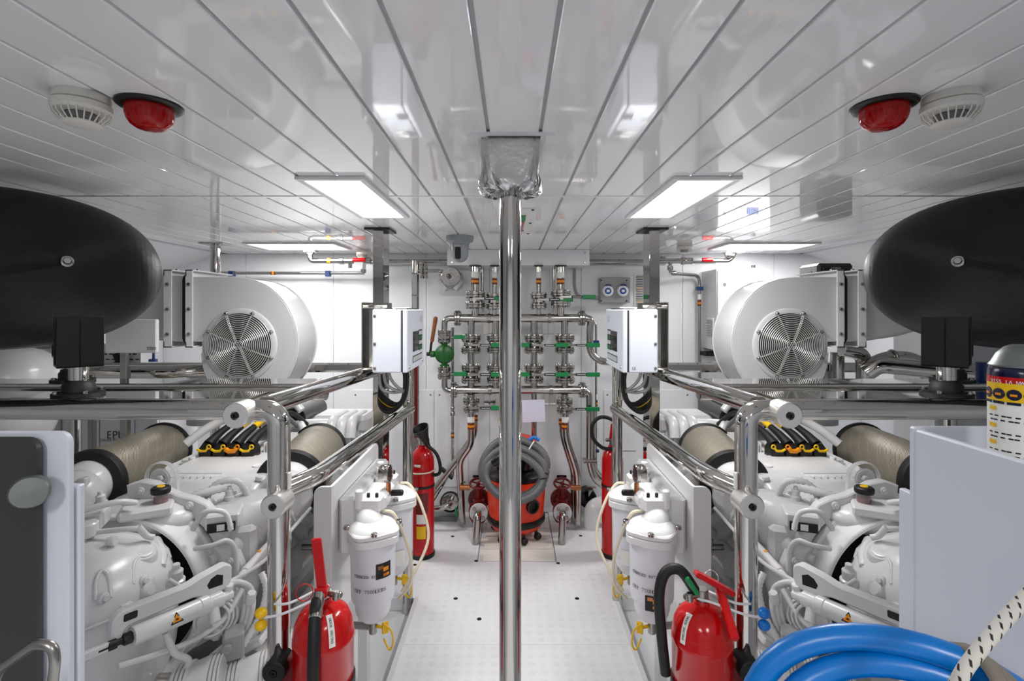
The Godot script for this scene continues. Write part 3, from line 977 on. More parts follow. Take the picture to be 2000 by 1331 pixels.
func control_box() -> void:
	# square steel post from floor to ceiling
	var pc := V(-0.72, 0, 2.8)
	var po := thing("steel_post", "square polished steel post beside the %s control box" % side, "post", pc, "square steel posts")
	part(po, "tube", G.new().bb(-0.748, -0.692, -0.068, CEIL - 0.012, 2.74, 2.875, 0.003), M.chrome)
	part(po, "top_plate", G.new().bb(-0.79, -0.655, CEIL - 0.012, CEIL, 2.72, 2.89, 0.002), M.dark_steel)
	part(po, "post_bolt", G.new().hexa(V(-0.735, 1.625, 2.74), Vector3(0, 0, 1), 0.013, 0.014).hexa(V(-0.702, 1.625, 2.74), Vector3(0, 0, 1), 0.007, 0.008), M.steel)
	if sx < 0: po.position.x += 0.041      # the right post and box stand a little further out
	var t := thing("control_box", "pale grey engine control box with a key panel, %s of the pillar" % side, "control box", V(-0.53, 1.325, 2.4), "engine control boxes")
	part(t, "housing", G.new().bb(-0.603, -0.478, 1.325, 1.598, 2.2, 2.6, 0.005), M.powder_coat)
	part(t, "seal", G.new().bb(-0.479, -0.472, 1.328, 1.595, 2.203, 2.597, 0.0), M.black_rubber)
	var d := part(t, "door", G.new().bb(-0.473, -0.452, 1.325, 1.598, 2.2, 2.6, 0.004), M.powder_coat)
	part(d, "screen", G.new().bb(-0.4525, -0.4505, 1.405, 1.497, 2.32, 2.455, 0.0), M.screen)
	part(d, "key_field", G.new().bb(-0.4525, -0.4510, 1.402, 1.5, 2.463, 2.552, 0.0).bb(-0.4525, -0.4510, 1.355, 1.386, 2.315, 2.55, 0.0), M.print_black)
	for r in 4:
		for c in 2:
			part(d, "key", G.new().bb(-0.4515, -0.449, 1.406 + r * 0.0235, 1.424 + r * 0.0235, 2.467 + c * 0.042, 2.504 + c * 0.042, 0.001), M.key_green if r % 2 == 0 else M.key_grey)
	for c in 7:
		part(d, "key", G.new().bb(-0.4515, -0.449, 1.359, 1.382, 2.32 + c * 0.033, 2.346 + c * 0.033, 0.001), M.key_grey)
	part(d, "badge", G.new().bb(-0.4525, -0.4512, 1.535, 1.565, 2.5, 2.56, 0.0), M.key_grey)
	var sc := G.new()
	for q in [[1.345, 2.24], [1.345, 2.57]]:
		sc.lathe(V(-0.452, q[0], q[1]), Vector3(1, 0, 0), [[0.008, 0], [0.006, 0.003], [0, 0.004]], 10)
	part(d, "door_screws", sc, M.steel)
	var s2 := G.new()
	for y in [1.345, 1.45, 1.57]:
		s2.lathe(V(-0.592, y, 2.2), Vector3(0, 0, 1), [[0.007, 0], [0.006, 0.003], [0, 0.004]], 10)
	part(t, "housing_screws", s2, M.steel_satin)
	part(t, "hinge_lugs", G.new().bb(-0.52, -0.47, 1.598, 1.604, 2.28, 2.34, 0.002).bb(-0.52, -0.47, 1.598, 1.604, 2.5, 2.56, 0.002), M.black_plastic)
	# bracket between box and post
	var br := G.new()
	br.bb(-0.607, -0.603, 1.335, 1.63, 2.22, 2.56, 0.001)
	br.bb(-0.655, -0.605, 1.335, 1.345, 2.22, 2.56, 0.001)
	br.bb(-0.655, -0.605, 1.6, 1.606, 2.22, 2.8, 0.001)
	br.bb(-0.628, -0.605, 1.335, 1.62, 2.24, 2.246, 0.001)
	br.bb(-0.7, -0.655, 1.335, 1.63, 2.7, 2.735, 0.002)
	br.bb(-0.661, -0.655, 1.335, 1.63, 2.24, 2.72, 0.001)
	part(t, "bracket", br, M.steel)
	var bb := G.new()
	for p in [V(-0.64, 1.612, 2.3), V(-0.6, 1.612, 2.35), V(-0.56, 1.605, 2.5), V(-0.54, 1.605, 2.56)]:
		bb.tube([p - Vector3(0.025, 0, 0), p + Vector3(0.025, 0, 0)], 0.006, 8)
	part(t, "bracket_bolts", bb, M.steel)
	# cables hanging in a loop below the box
	for i in 7:
		var k := i * 0.012
		var path := cat([V(-0.5 - 0.008 * i, 1.33, 2.42 + 0.02 * i), V(-0.502 - 0.006 * i, 1.24, 2.44 + 0.02 * i), V(-0.53 - 0.004 * i, 1.15 - k * 0.1, 2.48 + 0.014 * i), V(-0.61, 1.085 + k * 0.5, 2.54 + 0.012 * i), V(-0.675, 1.11 + k, 2.6), V(-0.69 + k * 0.3, 1.2, 2.66), V(-0.685 + k * 0.3, 1.31, 2.68)], 5)
		part(t, "cable", G.new().tube(path, 0.0085 if i != 3 else 0.0045, 8), M.black_rubber if i != 3 else M.yellow)
	for i in 3:
		part(t, "conduit", G.new().tube(cat([V(-0.6 + i * 0.022, 1.325, 2.3), V(-0.6 + i * 0.022, 1.24 + i * 0.02, 2.34), V(-0.57 + i * 0.015, 1.205 + i * 0.012, 2.42), V(-0.515, 1.2, 2.47), V(-0.508, 1.16, 2.47)], 5), 0.0075, 8), M.cable_grey)
	if sx < 0:
		t.position.x += 0.022
		var f := Vector3(0.5, 1.345, -2.1975)
		words(t, "print", "CE", 0.012, f + Vector3(0.022, 0, 0), Vector3(1, 0, 0), Vector3.UP, M.print_black)

func hose(t: Node, called: String, pts: Array, r: float, mt: Material, n := 6) -> MeshInstance3D:
	return part(t, called, G.new().tube(cat(pts, n), r, 10), mt)

func corrugated(t: Node, called: String, pts: Array, r: float, mt: Material) -> MeshInstance3D:
	# split conduit: rings along a swept path
	var c := Curve3D.new()
	for p in cat(pts, 8): c.add_point(p)
	var n := int(c.get_baked_length() / (r * 0.55))
	var path := []
	var rr := []
	for i in n + 1:
		path.append(c.sample_baked(c.get_baked_length() * i / n))
		rr.append(r if i % 2 == 0 else r * 0.8)
	return part(t, called, G.new().tube(path, rr, 10), mt)

func air_filter(t: Node, a: Vector3, b: Vector3, r: float) -> void:
	var d := (b - a).normalized()
	var L := a.distance_to(b)
	var f := part(t, "air_filter", G.new().lathe(a, d, [[r * 0.93, 0.03], [r * 0.93, L - 0.015]], 48), M.filter_mesh, "metal mesh air filter")
	part(f, "front_ring", G.new().lathe(a, d, [[r * 0.72, -0.004], [r * 0.98, -0.004], [r, 0.004], [r, 0.03], [r * 0.93, 0.034]], 48), M.black_rubber)
	part(f, "end_ring", G.new().lathe(b, d, [[r * 0.93, -0.02], [r, -0.014], [r, 0.0], [r * 0.9, 0.004], [0, 0.004]], 48), M.black_rubber)
	part(f, "inlet_cone", G.new().lathe(a, -d, [[r * 0.72, -0.01], [r * 0.7, 0.012], [r * 0.66, 0.03], [r * 0.5, 0.075], [r * 0.36, 0.1], [0, 0.1]], 40), M.engine_paint)

func sensor(t: Node, p: Vector3, d: Vector3, k := 1.0) -> void:
	part(t, "sensor_plug", G.new().lathe(p, d, [[0, 0], [0.013 * k, 0], [0.013 * k, 0.012 * k], [0.016 * k, 0.013 * k], [0.016 * k, 0.024 * k], [0.012 * k, 0.026 * k], [0.012 * k, 0.042 * k], [0.007 * k, 0.046 * k], [0.006 * k, 0.055 * k], [0, 0.055 * k]], 14), M.engine_paint)

func engine() -> void:
	var E: StandardMaterial3D = M.engine_paint
	var F := Vector3(0, 0, 1)
	var U := Vector3.UP
	var t := thing("marine_engine", "white painted marine diesel engine with gearbox inside the %s guard frame" % side, "engine", V(-1.22, 0.0, 2.2), "main engines")
	# block, sump, beds
	part(t, "engine_block", G.new().prism([Vector2(-1.6, 0.42), Vector2(-1.48, 0.3), Vector2(-1.0, 0.3), Vector2(-0.92, 0.42), Vector2(-0.86, 0.64), Vector2(-1.0, 0.82), Vector2(-1.14, 0.9), Vector2(-1.38, 0.9), Vector2(-1.5, 0.82), Vector2(-1.66, 0.64)], V(0, 0, 3.25), Vector3(1, 0, 0), Vector3(0, 1, 0), 1.38, 0.02), M.engine_grey)
	part(t, "oil_sump", G.new().prism([Vector2(-1.46, 0.32), Vector2(-1.38, 0.06), Vector2(-1.08, 0.06), Vector2(-1.0, 0.32)], V(0, 0, 3.1), Vector3(1, 0, 0), Vector3(0, 1, 0), 1.2, 0.02), M.engine_grey)
	for x in [-0.84, -1.66]:
		part(t, "engine_bed", G.new().bb(x - 0.035, x + 0.035, -0.07, 0.24, 1.0, 3.4, 0.006).bb(x - 0.045, x + 0.045, 0.24, 0.26, 1.0, 3.4, 0.004), M.white_gloss)
		for z in [1.6, 3.05]:
			var m := G.new()
			m.bb(x - 0.07, x + 0.07, 0.26, 0.275, z - 0.09, z + 0.09, 0.003)
			m.lathe(V(x, 0.275, z), U, [[0.06, 0], [0.055, 0.03], [0.035, 0.045], [0.02, 0.05], [0.02, 0.07], [0, 0.07]], 20)
			m.box(V(x + (0.06 if x < -1.2 else -0.06), 0.37, z), Vector3(0.2, 0.05, 0.12), 0.008)
			part(t, "engine_mount", m, E)
	# side details along the block, seen between post and filter panel
	for i in 5:
		part(t, "exhaust_branch", G.new().tube(fil([V(-0.99, 0.74, 2.1 + i * 0.22), V(-0.89, 0.72, 2.1 + i * 0.22), V(-0.88, 0.6, 2.14 + i * 0.22)], 0.06), 0.035, 14), M.engine_grey)
	part(t, "exhaust_manifold", G.new().tube([V(-0.875, 0.6, 2.0), V(-0.875, 0.6, 3.2)], 0.055, 20), M.engine_grey)
	part(t, "coolant_pipe", G.new().tube([V(-0.82, 0.44, 1.75), V(-0.82, 0.44, 3.2)], 0.03, 14), E)
	part(t, "drain_cock", G.new().tube([V(-0.83, 0.66, 2.02), V(-0.78, 0.66, 2.02)], 0.012, 10).tube([V(-0.785, 0.69, 2.02), V(-0.785, 0.63, 2.02)], 0.007, 8), M.steel)
	for s in [-1.0, 1.0]:
		# cylinder head covers of the two banks
		var bs := Basis(F, s * -0.62)
		part(t, "head_cover", G.new().box(V(-1.26 + s * 0.23, 0.84, 2.6), Vector3(0.22, 0.12, 0.95), 0.03, bs), E)
	# air filters
	air_filter(t, V(-0.872, 0.912, 2.0), V(-0.945, 0.912, 2.5), 0.132)
	air_filter(t, V(-1.658, 0.915, 2.0), V(-1.70, 0.915, 2.5), 0.132)
	# turbo volutes ahead of the filters
	for s in [[-0.86, 0.0], [-1.65, 0.0]]:
		var c := V(s[0], 0.89, 1.93)
		part(t, "turbo_housing", G.new().lathe(c, F, [[0.085, -0.05], [0.1, -0.02], [0.1, 0.02], [0.085, 0.045], [0.05, 0.055], [0, 0.055]], 32), E)
		var fin := G.new()
		fin.box(c + Vector3(0.03, -0.05, 0.05), Vector3(0.06, 0.09, 0.02), 0.004, Basis(F, 0.4))
		fin.box(c + Vector3(0.06, 0.06, 0.03), Vector3(0.03, 0.05, 0.03), 0.004)
		part(t, "turbo_rib", fin, E)
	# big smooth charge air duct sweeping forward from the inner bank
	var ca := [V(-0.84, 0.86, 1.96), V(-0.9, 0.855, 1.88), V(-0.975, 0.835, 1.81), V(-1.06, 0.80, 1.78), V(-1.14, 0.74, 1.78)]
	var cr := []
	for i in 33: cr.append(0.06 + 0.05 * sin(minf(i / 22.0, 1.0) * PI / 2))
	part(t, "charge_air_duct", G.new().tube(cat(ca, 8), cr, 36), E)
	var ca2 := [V(-1.66, 0.86, 1.95), V(-1.6, 0.86, 1.86), V(-1.52, 0.84, 1.8), V(-1.4, 0.8, 1.78)]
	part(t, "charge_air_duct", G.new().tube(cat(ca2, 6), 0.09, 32), E)
	# top cover with raised lettering and ribs
	var tc := []
	for z in [[2.22, 0.985, 0.0], [2.12, 0.99, 0.0], [1.98, 0.985, 0.0], [1.9, 0.968, 0.004], [1.86, 0.94, 0.012], [1.845, 0.9, 0.02]]:
		var ring := []
		for p in rrect(0.44 - z[2] * 2, 0.16, 0.035, 5): ring.append(V(-1.15 + p.x, z[1] - 0.1 + p.y, z[0]))
		tc.append(ring)
	var cov := part(t, "top_cover", G.new().loft(tc), E)
	var rb := G.new()
	for i in 7:
		rb.box(V(-1.29 + i * 0.026, 0.9605, 1.955), Vector3(0.007, 0.007, 0.034), 0.001, Basis(U, -0.75))
	rb.bb(-1.31, -1.12, 0.962, 0.967, 1.975, 1.981, 0.001)
	part(cov, "raised_lettering", rb, E)
	part(cov, "cover_recess", G.new().lathe(V(-1.02, 0.967, 2.06), U, [[0.026, 0], [0.024, 0.005], [0.015, 0.002], [0, 0.002]], 24), E)
	for p in [V(-1.345, 0.965, 2.15), V(-0.955, 0.965, 2.15), V(-0.955, 0.955, 1.93), V(-1.345, 0.955, 1.93)]: part(cov, "cover_bolt", G.new().hexa(p, U, 0.013, 0.014), E)
	part(t, "valley_wall", G.new().bb(-1.38, -0.92, 0.82, 0.92, 1.78, 1.86, 0.008), E)
	# control unit with four plugs
	part(t, "control_unit", G.new().bb(-1.42, -0.99, 0.91, 0.958, 2.19, 2.5, 0.006), E)
	var fn := G.new()
	for i in 9: fn.bb(-1.115 + i * 0.0125, -1.109 + i * 0.0125, 0.958, 1.0, 2.29, 2.5, 0.001)
	part(t, "cooling_fins", fn, E)
	for i in 4:
		var x := -1.325 + i * 0.061
		var w := 0.0265
		var yb := 0.958
		var c := part(t, "plug_housing", G.new().prism([Vector2(-w, 0), Vector2(w, 0), Vector2(w, 0.034), Vector2(w * 0.6, 0.05), Vector2(w * 0.4, 0.062), Vector2(-w * 0.3, 0.064), Vector2(-w, 0.038)], V(x, yb, 2.27), Vector3(1, 0, 0), U, 0.07, 0.003), M.black_plastic)
		part(c, "locking_lever", G.new().tube([V(x - w - 0.001, yb + 0.04, 2.196), V(x - 0.012, yb + 0.032, 2.194), V(x + 0.01, yb + 0.033, 2.194), V(x + w - 0.008, yb + 0.046, 2.196)], 0.0055 if i != 2 else 0.0105, 8).ring(V(x + w - 0.004, yb + 0.05, 2.196), F, 0.008, 0.0032, 14, 6), M.yellow if i != 2 else M.amber)
		part(c, "cable_boot", G.new().tube(cat([V(x + 0.002, yb + 0.05, 2.225), V(x + 0.006, yb + 0.078, 2.29), V(x + 0.012, yb + 0.098, 2.36)], 5), [0.023, 0.023, 0.021, 0.019, 0.018, 0.017, 0.016, 0.015, 0.0145, 0.014, 0.0135], 14), M.black_rubber)
		part(c, "tag_sleeve", G.new().tube([V(x + 0.012, yb + 0.098, 2.36), V(x + 0.016, yb + 0.112, 2.42)], 0.0145, 14), M.yellow)
		part(c, "cable", G.new().tube(cat([V(x + 0.016, yb + 0.112, 2.42), V(x + 0.025, yb + 0.13, 2.5), V(x + 0.03, yb + 0.1, 2.62), V(x + 0.03, yb + 0.0, 2.8)], 5), 0.0125, 10), M.black_rubber if i % 2 else M.cable_grey)
	# grey harness arches behind the plugs
	hose(t, "harness", [V(-1.5, 0.98, 2.35), V(-1.42, 1.05, 2.42), V(-1.28, 1.115, 2.55), V(-1.14, 1.125, 2.62), V(-1.08, 1.08, 2.62)], 0.02, M.engine_paint)
	# aft end of the engine: coolant tank, cap, black couplings, pipes
	part(t, "coolant_tank", G.new().box(V(-0.97, 0.95, 2.98), Vector3(0.32, 0.1, 0.24), 0.025), E)
	part(t, "filler_cap", G.new().lathe(V(-1.28, 1.05, 2.72), U, [[0.05, -0.08], [0.05, 0], [0.056, 0.002], [0.056, 0.024], [0.048, 0.034], [0, 0.04]], 28), E)
	for x in [-1.36, -1.2]:
		part(t, "rubber_coupling", G.new().tube([V(x, 0.995, 2.82), V(x - 0.02, 0.985, 3.2)], 0.06, 28), M.black_gloss)
	part(t, "coolant_rail", G.new().tube(fil([V(-1.34, 0.92, 2.9), V(-1.1, 0.975, 2.78), V(-0.9, 0.955, 2.86), V(-0.86, 0.8, 2.9)], 0.06), 0.03, 16), E)
	for i in 3:
		part(t, "water_elbow", G.new().tube(fil([V(-0.88 - i * 0.055, 0.9, 2.78), V(-0.88 - i * 0.055, 0.985, 2.8), V(-0.87 - i * 0.055, 0.985, 3.0)], 0.05), 0.028, 14), E)
	hose(t, "pipe", [V(-1.02, 0.9, 2.5), V(-1.03, 0.98, 2.54), V(-1.1, 1.0, 2.66)], 0.02, E)
	part(t, "thermostat_housing", G.new().lathe(V(-1.0, 0.9, 2.62), U, [[0.05, 0], [0.05, 0.07], [0.03, 0.09], [0, 0.09]], 20), E)
	part(t, "exhaust_elbow", G.new().tube(fil([V(-1.62, 1.0, 2.7), V(-1.62, 1.24, 2.7), V(-1.62, 1.3, 2.95)], 0.1), 0.085, 24), M.white_satin)
	# flywheel housing, clutch ring, gearbox
	var gc := V(-1.22, 0.70, 1.67)
	part(t, "flywheel_housing", G.new().loft([sup(V(-1.22, 0.68, 1.9), 0.3, 0.28), sup(V(-1.22, 0.69, 1.82), 0.31, 0.27), sup(V(-1.22, 0.7, 1.72), 0.275, 0.262)]), E)
	part(t, "clutch_ring", G.new().lathe(gc, F, [[0.2, -0.02], [0.268, -0.02], [0.272, -0.01], [0.272, 0.008], [0.262, 0.012], [0.26, 0.03], [0.257, 0.085], [0.254, 0.088], [0.246, 0.088], [0.243, 0.06], [0.2, 0.03]], 72), M.white_gloss)
	part(t, "clutch_cavity", G.new().lathe(gc + F * 0.05, F, [[0.244, 0], [0.1, 0.002]], 48), M.dark_steel)
	var sec := []
	for z in [[1.63, 0.16, 0.165, 0.0], [1.575, 0.195, 0.2, 0.0], [1.54, 0.22, 0.228, 0.0], [1.5, 0.233, 0.243, 0.0], [1.43, 0.24, 0.25, -0.002], [1.35, 0.238, 0.25, -0.004], [1.29, 0.222, 0.238, -0.006], [1.25, 0.195, 0.215, -0.008], [1.22, 0.155, 0.18, -0.01], [1.2, 0.1, 0.12, -0.01]]:
		sec.append(sup(V(-1.225 + z[3], 0.705 + z[3], z[0]), z[1], z[2], 2.9, 44))
	var gb := part(t, "gearbox", G.new().loft(sec), E)
	part(gb, "lower_case", G.new().loft([sup(V(-1.3, 0.3, 1.62), 0.26, 0.3, 4.0), sup(V(-1.3, 0.3, 1.3), 0.27, 0.31, 4.0), sup(V(-1.3, 0.3, 1.18), 0.25, 0.29, 4.0), sup(V(-1.3, 0.3, 1.15), 0.2, 0.24, 4.0)]), E)
	part(gb, "inspection_cap", G.new().lathe(V(-1.06, 0.908, 1.46), Vector3(0.5, 1, 0.12), [[0.055, -0.04], [0.046, -0.008], [0.041, 0.002], [0.039, 0.006], [0.034, 0.004], [0.03, 0.004], [0.029, 0.008], [0.022, 0.009], [0, 0.007]], 32), E)
	# cast arches with bolts, bosses and the joint line on the flank
	for q in [[[262, 1142], [262, 1108], [270, 1092], [283, 1088], [295, 1098], [300, 1130]], [[189, 1174], [189, 1142], [196, 1120], [206, 1116], [215, 1130], [218, 1168]]]:
		part(gb, "cast_arch", G.new().tube(cat(q.map(func(p): return flank(p[0], p[1]) - Vector3(0.003, 0, 0)), 5), 0.005, 8), E)
	for q in [[281, 1134], [203, 1168], [352, 1112]]:
		part(gb, "case_bolt", G.new().cyl(flank(q[0], q[1]) - Vector3(0.012, 0, 0), flank(q[0], q[1]) + Vector3(0.006, 0.0, 0.002), 0.014, 16, 0.003).hexa(flank(q[0], q[1]) + Vector3(0.004, 0, 0.002), Vector3(1, 0.2, 0.3), 0.009, 0.009), E)
	for q in [[310, 1060, 316, 1108, 0.021], [344, 1062, 352, 1092, 0.014], [240, 1190, 262, 1182, 0.012]]:
		var b0 := flank(q[0], q[1])
		var b1 := flank(q[2], q[3])
		part(gb, "cast_boss", G.new().lathe(b0, b1 - b0, [[0, -0.006], [q[4] * 0.8, -0.006], [q[4], 0], [q[4] * 1.15, b0.distance_to(b1) * 0.6], [q[4] * 0.5, b0.distance_to(b1)], [0, b0.distance_to(b1)]], 20), E)
	part(gb, "joint_line", G.new().tube([flank(163, 1232), flank(215, 1212), flank(270, 1190), flank(335, 1163)], 0.004, 8), E)
	part(gb, "sight_boss", G.new().cyl(V(-1.06, 0.80, 1.4), V(-0.988, 0.835, 1.4), 0.02, 18, 0.004), E)
	part(gb, "case_flange", G.new().bb(-1.1, -0.962, 0.475, 0.49, 1.2, 1.62, 0.004), E)
	# top of the gearbox: pipes, valve block, sensors
	var vb := part(t, "valve_block", G.new().box(V(-1.25, 0.985, 1.5), Vector3(0.1, 0.05, 0.08), 0.006, Basis(U, 0.4)), E)
	part(vb, "block_cap", G.new().cyl(V(-1.2, 0.96, 1.44), V(-1.2, 1.0, 1.44), 0.03, 18, 0.004), E)
	hose(t, "oil_pipe", [V(-1.36, 0.975, 1.34), V(-1.28, 1.02, 1.38), V(-1.18, 1.03, 1.5), V(-1.15, 1.01, 1.56), V(-1.2, 1.0, 1.58)], 0.009, E)
	hose(t, "oil_pipe", [V(-1.36, 0.965, 1.42), V(-1.22, 0.968, 1.44), V(-1.1, 0.972, 1.46), V(-1.07, 0.965, 1.48)], 0.0075, E)
	hose(t, "oil_pipe", [V(-1.075, 0.975, 1.47), V(-1.065, 0.94, 1.49), V(-1.05, 0.93, 1.5)], 0.009, E)
	for k in 3:
		part(t, "pipe_union", G.new().hexa(V(-1.3 + k * 0.09, 0.955, 1.42), Vector3(1, 0.05, 0), 0.014, 0.02), E)
	sensor(t, V(-1.3, 0.965, 1.62), Vector3(0, 1, 0.1), 1.1)
	sensor(t, V(-1.33, 0.94, 1.4), Vector3(1, 0.3, 0.2), 0.9)
	part(t, "rocker_pad", G.new().box(V(-1.16, 0.965, 1.63), Vector3(0.14, 0.03, 0.12), 0.012, Basis(U, 0.5)), E)
	part(t, "timing_bulge", G.new().ell(V(-1.2, 0.92, 1.68), Vector3(0.16, 0.06, 0.1)), E)
	# lifting eye
	var le := [Vector2(-0.06, -0.09), Vector2(0.06, -0.09), Vector2(0.056, 0.0)]
	for i in 13: le.append(Vector2(cos(PI * i / 12), sin(PI * i / 12)) * 0.056)
	le.append(Vector2(-0.056, 0.0))
	var ey := part(t, "lifting_eye", G.new().prism(le, V(-1.205, 1.02, 1.77), Vector3(1, 0, 0), U, 0.022, 0.004), E)
	part(ey, "eye_hole", G.new().lathe(V(-1.205, 1.02, 1.748), F, [[0.036, -0.002], [0.031, 0.003], [0.024, -0.001], [0, -0.001]], 24), E)
	part(ey, "eye_bolt", G.new().hexa(V(-1.2, 1.022, 1.746), F, 0.012, 0.012), E)
	# oil reservoir with black lid
	var j := V(-1.13, 0.975, 1.645)
	var jar := part(t, "oil_jar", G.new().lathe(j, U, [[0, 0], [0.021, 0], [0.023, 0.004], [0.023, 0.036]], 24), M.clear)
	part(jar, "red_oil", G.new().lathe(j, U, [[0, 0.003], [0.02, 0.003], [0.02, 0.022], [0, 0.022]], 20), M.dark_red)
	part(jar, "lid", G.new().lathe(j, U, [[0.026, 0.034], [0.028, 0.038], [0.028, 0.05], [0.024, 0.054], [0, 0.055]], 24), M.black_rubber)
	part(jar, "lid_button", G.new().lathe(j, U, [[0.012, 0.054], [0.011, 0.057], [0, 0.057]], 16), M.yellow)
	# corrugated sensor leads in the valley
	corrugated(t, "conduit", [V(-1.06, 0.9, 1.78), V(-1.05, 0.965, 1.77), V(-1.01, 1.0, 1.78), V(-0.96, 0.99, 1.8), V(-0.94, 0.93, 1.82)], 0.0125, E)
	corrugated(t, "conduit", [V(-1.17, 0.93, 1.7), V(-1.11, 0.955, 1.72), V(-1.05, 0.975, 1.74), V(-1.0, 0.98, 1.78)], 0.016, E)
	sensor(t, V(-1.075, 0.92, 1.73), Vector3(0.9, 0.45, -0.2), 1.3)
	sensor(t, V(-0.99, 0.92, 1.79), Vector3(0, 1, 0), 1.1)
	for p in [V(-0.99, 0.935, 1.82), V(-0.93, 0.915, 1.84), V(-0.88, 0.93, 1.87)]:
		part(t, "head_bolt", G.new().lathe(p, U, [[0.02, -0.02], [0.02, 0.004], [0.014, 0.008], [0.013, 0.02], [0, 0.021]], 16), E)
	# bracket arm and pump body beside the clutch ring
	var arc_plate := []
	for i in 15: arc_plate.append(Vector2(cos(-0.25 + i * 0.14), sin(-0.25 + i * 0.14)) * 0.276)
	for i in 15: arc_plate.append(Vector2(cos(1.71 - i * 0.14), sin(1.71 - i * 0.14)) * (0.325 + 0.012 * sin(i * 1.3)))
	var _arm := [Vector2(0, 0), Vector2(0.05, 0.03), Vector2(0.07, 0.1), Vector2(0.045, 0.2), Vector2(0.0, 0.285), Vector2(-0.05, 0.31), Vector2(-0.075, 0.29), Vector2(-0.06, 0.25), Vector2(-0.02, 0.2), Vector2(0.01, 0.11), Vector2(0.0, 0.05), Vector2(-0.03, 0.02)]
	part(t, "bracket_arm", G.new().prism(arc_plate, V(-1.22, 0.70, 1.71), Vector3(1, 0, 0), U, 0.035, 0.004), E)
	for a in [0.25, 1.0, 1.55]:
		part(t, "arm_boss", G.new().cyl(V(-1.22 + cos(a) * 0.305, 0.70 + sin(a) * 0.305, 1.68), V(-1.22 + cos(a) * 0.305, 0.70 + sin(a) * 0.305, 1.668), 0.014, 18, 0.003).hexa(V(-1.22 + cos(a) * 0.305, 0.70 + sin(a) * 0.305, 1.668), F, 0.008, 0.005), E)
	var pb := part(t, "pump_body", G.new().box(V(-0.93, 0.79, 1.76), Vector3(0.1, 0.15, 0.1), 0.014, Basis(U, 0.25)), E)
	part(pb, "pump_neck", G.new().cyl(V(-0.955, 0.70, 1.68), V(-0.9, 0.735, 1.76), 0.033, 20, 0.005), E)
	part(pb, "pump_cap", G.new().cyl(V(-0.965, 0.795, 1.66), V(-0.93, 0.81, 1.74), 0.036, 20, 0.006).cyl(V(-0.972, 0.792, 1.645), V(-0.96, 0.796, 1.67), 0.016, 14), E)
	part(pb, "solenoid_box", G.new().box(V(-0.955, 0.91, 1.7), Vector3(0.1, 0.05, 0.1), 0.006, Basis(U, 0.35)), E)
	part(pb, "type_plate", G.new().box(V(-0.937, 0.897, 1.648), Vector3(0.08, 0.028, 0.006), 0.0, Basis(U, 0.35)), M.print_black)
	part(pb, "type_plate_field", G.new().box(V(-0.938, 0.897, 1.6455), Vector3(0.022, 0.02, 0.004), 0.0, Basis(U, 0.35)).box(V(-0.912, 0.897, 1.656), Vector3(0.018, 0.02, 0.004), 0.0, Basis(U, 0.35)), M.sticker_white)
	hose(t, "pump_pipe", [V(-0.98, 0.86, 1.58), V(-0.92, 0.875, 1.57), V(-0.885, 0.88, 1.59), V(-0.865, 0.84, 1.6), V(-0.865, 0.74, 1.6), V(-0.88, 0.7, 1.58)], 0.0075, E)
	hose(t, "pump_pipe", [V(-1.0, 0.91, 1.6), V(-0.96, 0.965, 1.6), V(-0.91, 0.955, 1.62), V(-0.89, 0.9, 1.62)], 0.008, E)
	# selector actuator with its bracket, rod, warning triangle
	var a0 := V(-0.93, 0.80, 1.25)
	var a1 := V(-0.815, 0.785, 1.45)
	var ad := (a1 - a0).normalized()
	var L := a0.distance_to(a1)
	var ac := part(t, "selector_actuator", G.new().lathe(a0, ad, [[0, 0], [0.023, 0], [0.024, 0.003], [0.024, L * 0.68], [0.026, L * 0.69], [0.026, L * 0.78], [0.022, L * 0.8], [0.022, L * 0.95], [0.014, L * 0.96], [0.014, L * 1.08], [0, L * 1.08]], 28), E)
	var ba := a0.lerp(a1, 0.45) + Vector3(-0.014, 0.05, -0.008)
	var sn2 := ad.cross(U).normalized()
	var v2 := sn2.cross(ad).normalized()
	var abs_ := Basis(ad, v2, sn2)
	var hook := [[-0.142, -0.07], [-0.118, -0.07], [-0.116, -0.024], [0.05, -0.02], [0.075, -0.032], [0.135, -0.034], [0.152, -0.015], [0.15, 0.03], [0.13, 0.042], [0.06, 0.03], [0.03, 0.02], [-0.125, 0.02], [-0.142, 0.004]]
	part(ac, "actuator_bracket", G.new().prism(rp(hook.map(func(p): return Vector2(p[0], p[1])), 0.018), ba - sn2 * 0.014, ad, v2, 0.028, 0.005), E)
	part(ac, "bracket_slot", G.new().prism(rrect(0.03, 0.018, 0.004), ba - ad * 0.105 + sn2 * 0.0125, ad, v2, 0.002), M.dark_steel)
	part(ac, "bracket_slot", G.new().prism([[-0.02, -0.012], [0.018, -0.014], [0.018, 0.012], [0.0, 0.02], [-0.016, 0.014], [-0.026, 0.0]].map(func(p): return Vector2(p[0], p[1])), ba + ad * 0.105 + sn2 * 0.0125, ad, v2, 0.002), M.dark_steel)
	part(ac, "rod", G.new().hexa(a0, -ad, 0.014, 0.02).lathe(a0 - ad * 0.02, -ad, [[0.008, 0], [0.008, 0.012], [0.012, 0.013], [0.012, 0.03], [0.008, 0.031], [0.008, 0.05], [0, 0.05]], 8), M.dark_steel)
	part(ac, "rod_end", G.new().box(a0 - ad * 0.09, Vector3(0.09, 0.022, 0.014), 0.005, Basis(ad, abs_.y, abs_.z)), E)
	part(ac, "port_elbow", G.new().cyl(a0 + ad * L * 0.85, a0 + ad * L * 0.85 + Vector3(0.02, -0.045, 0.02), 0.014, 14), E)
	var wt := a0.lerp(a1, 0.4)
	var nr := (Vector3(0.35, 0.35, 1)).normalized()
	nr = (nr - ad * nr.dot(ad)).normalized()
	var up2 := ad.cross(nr) * -1.0
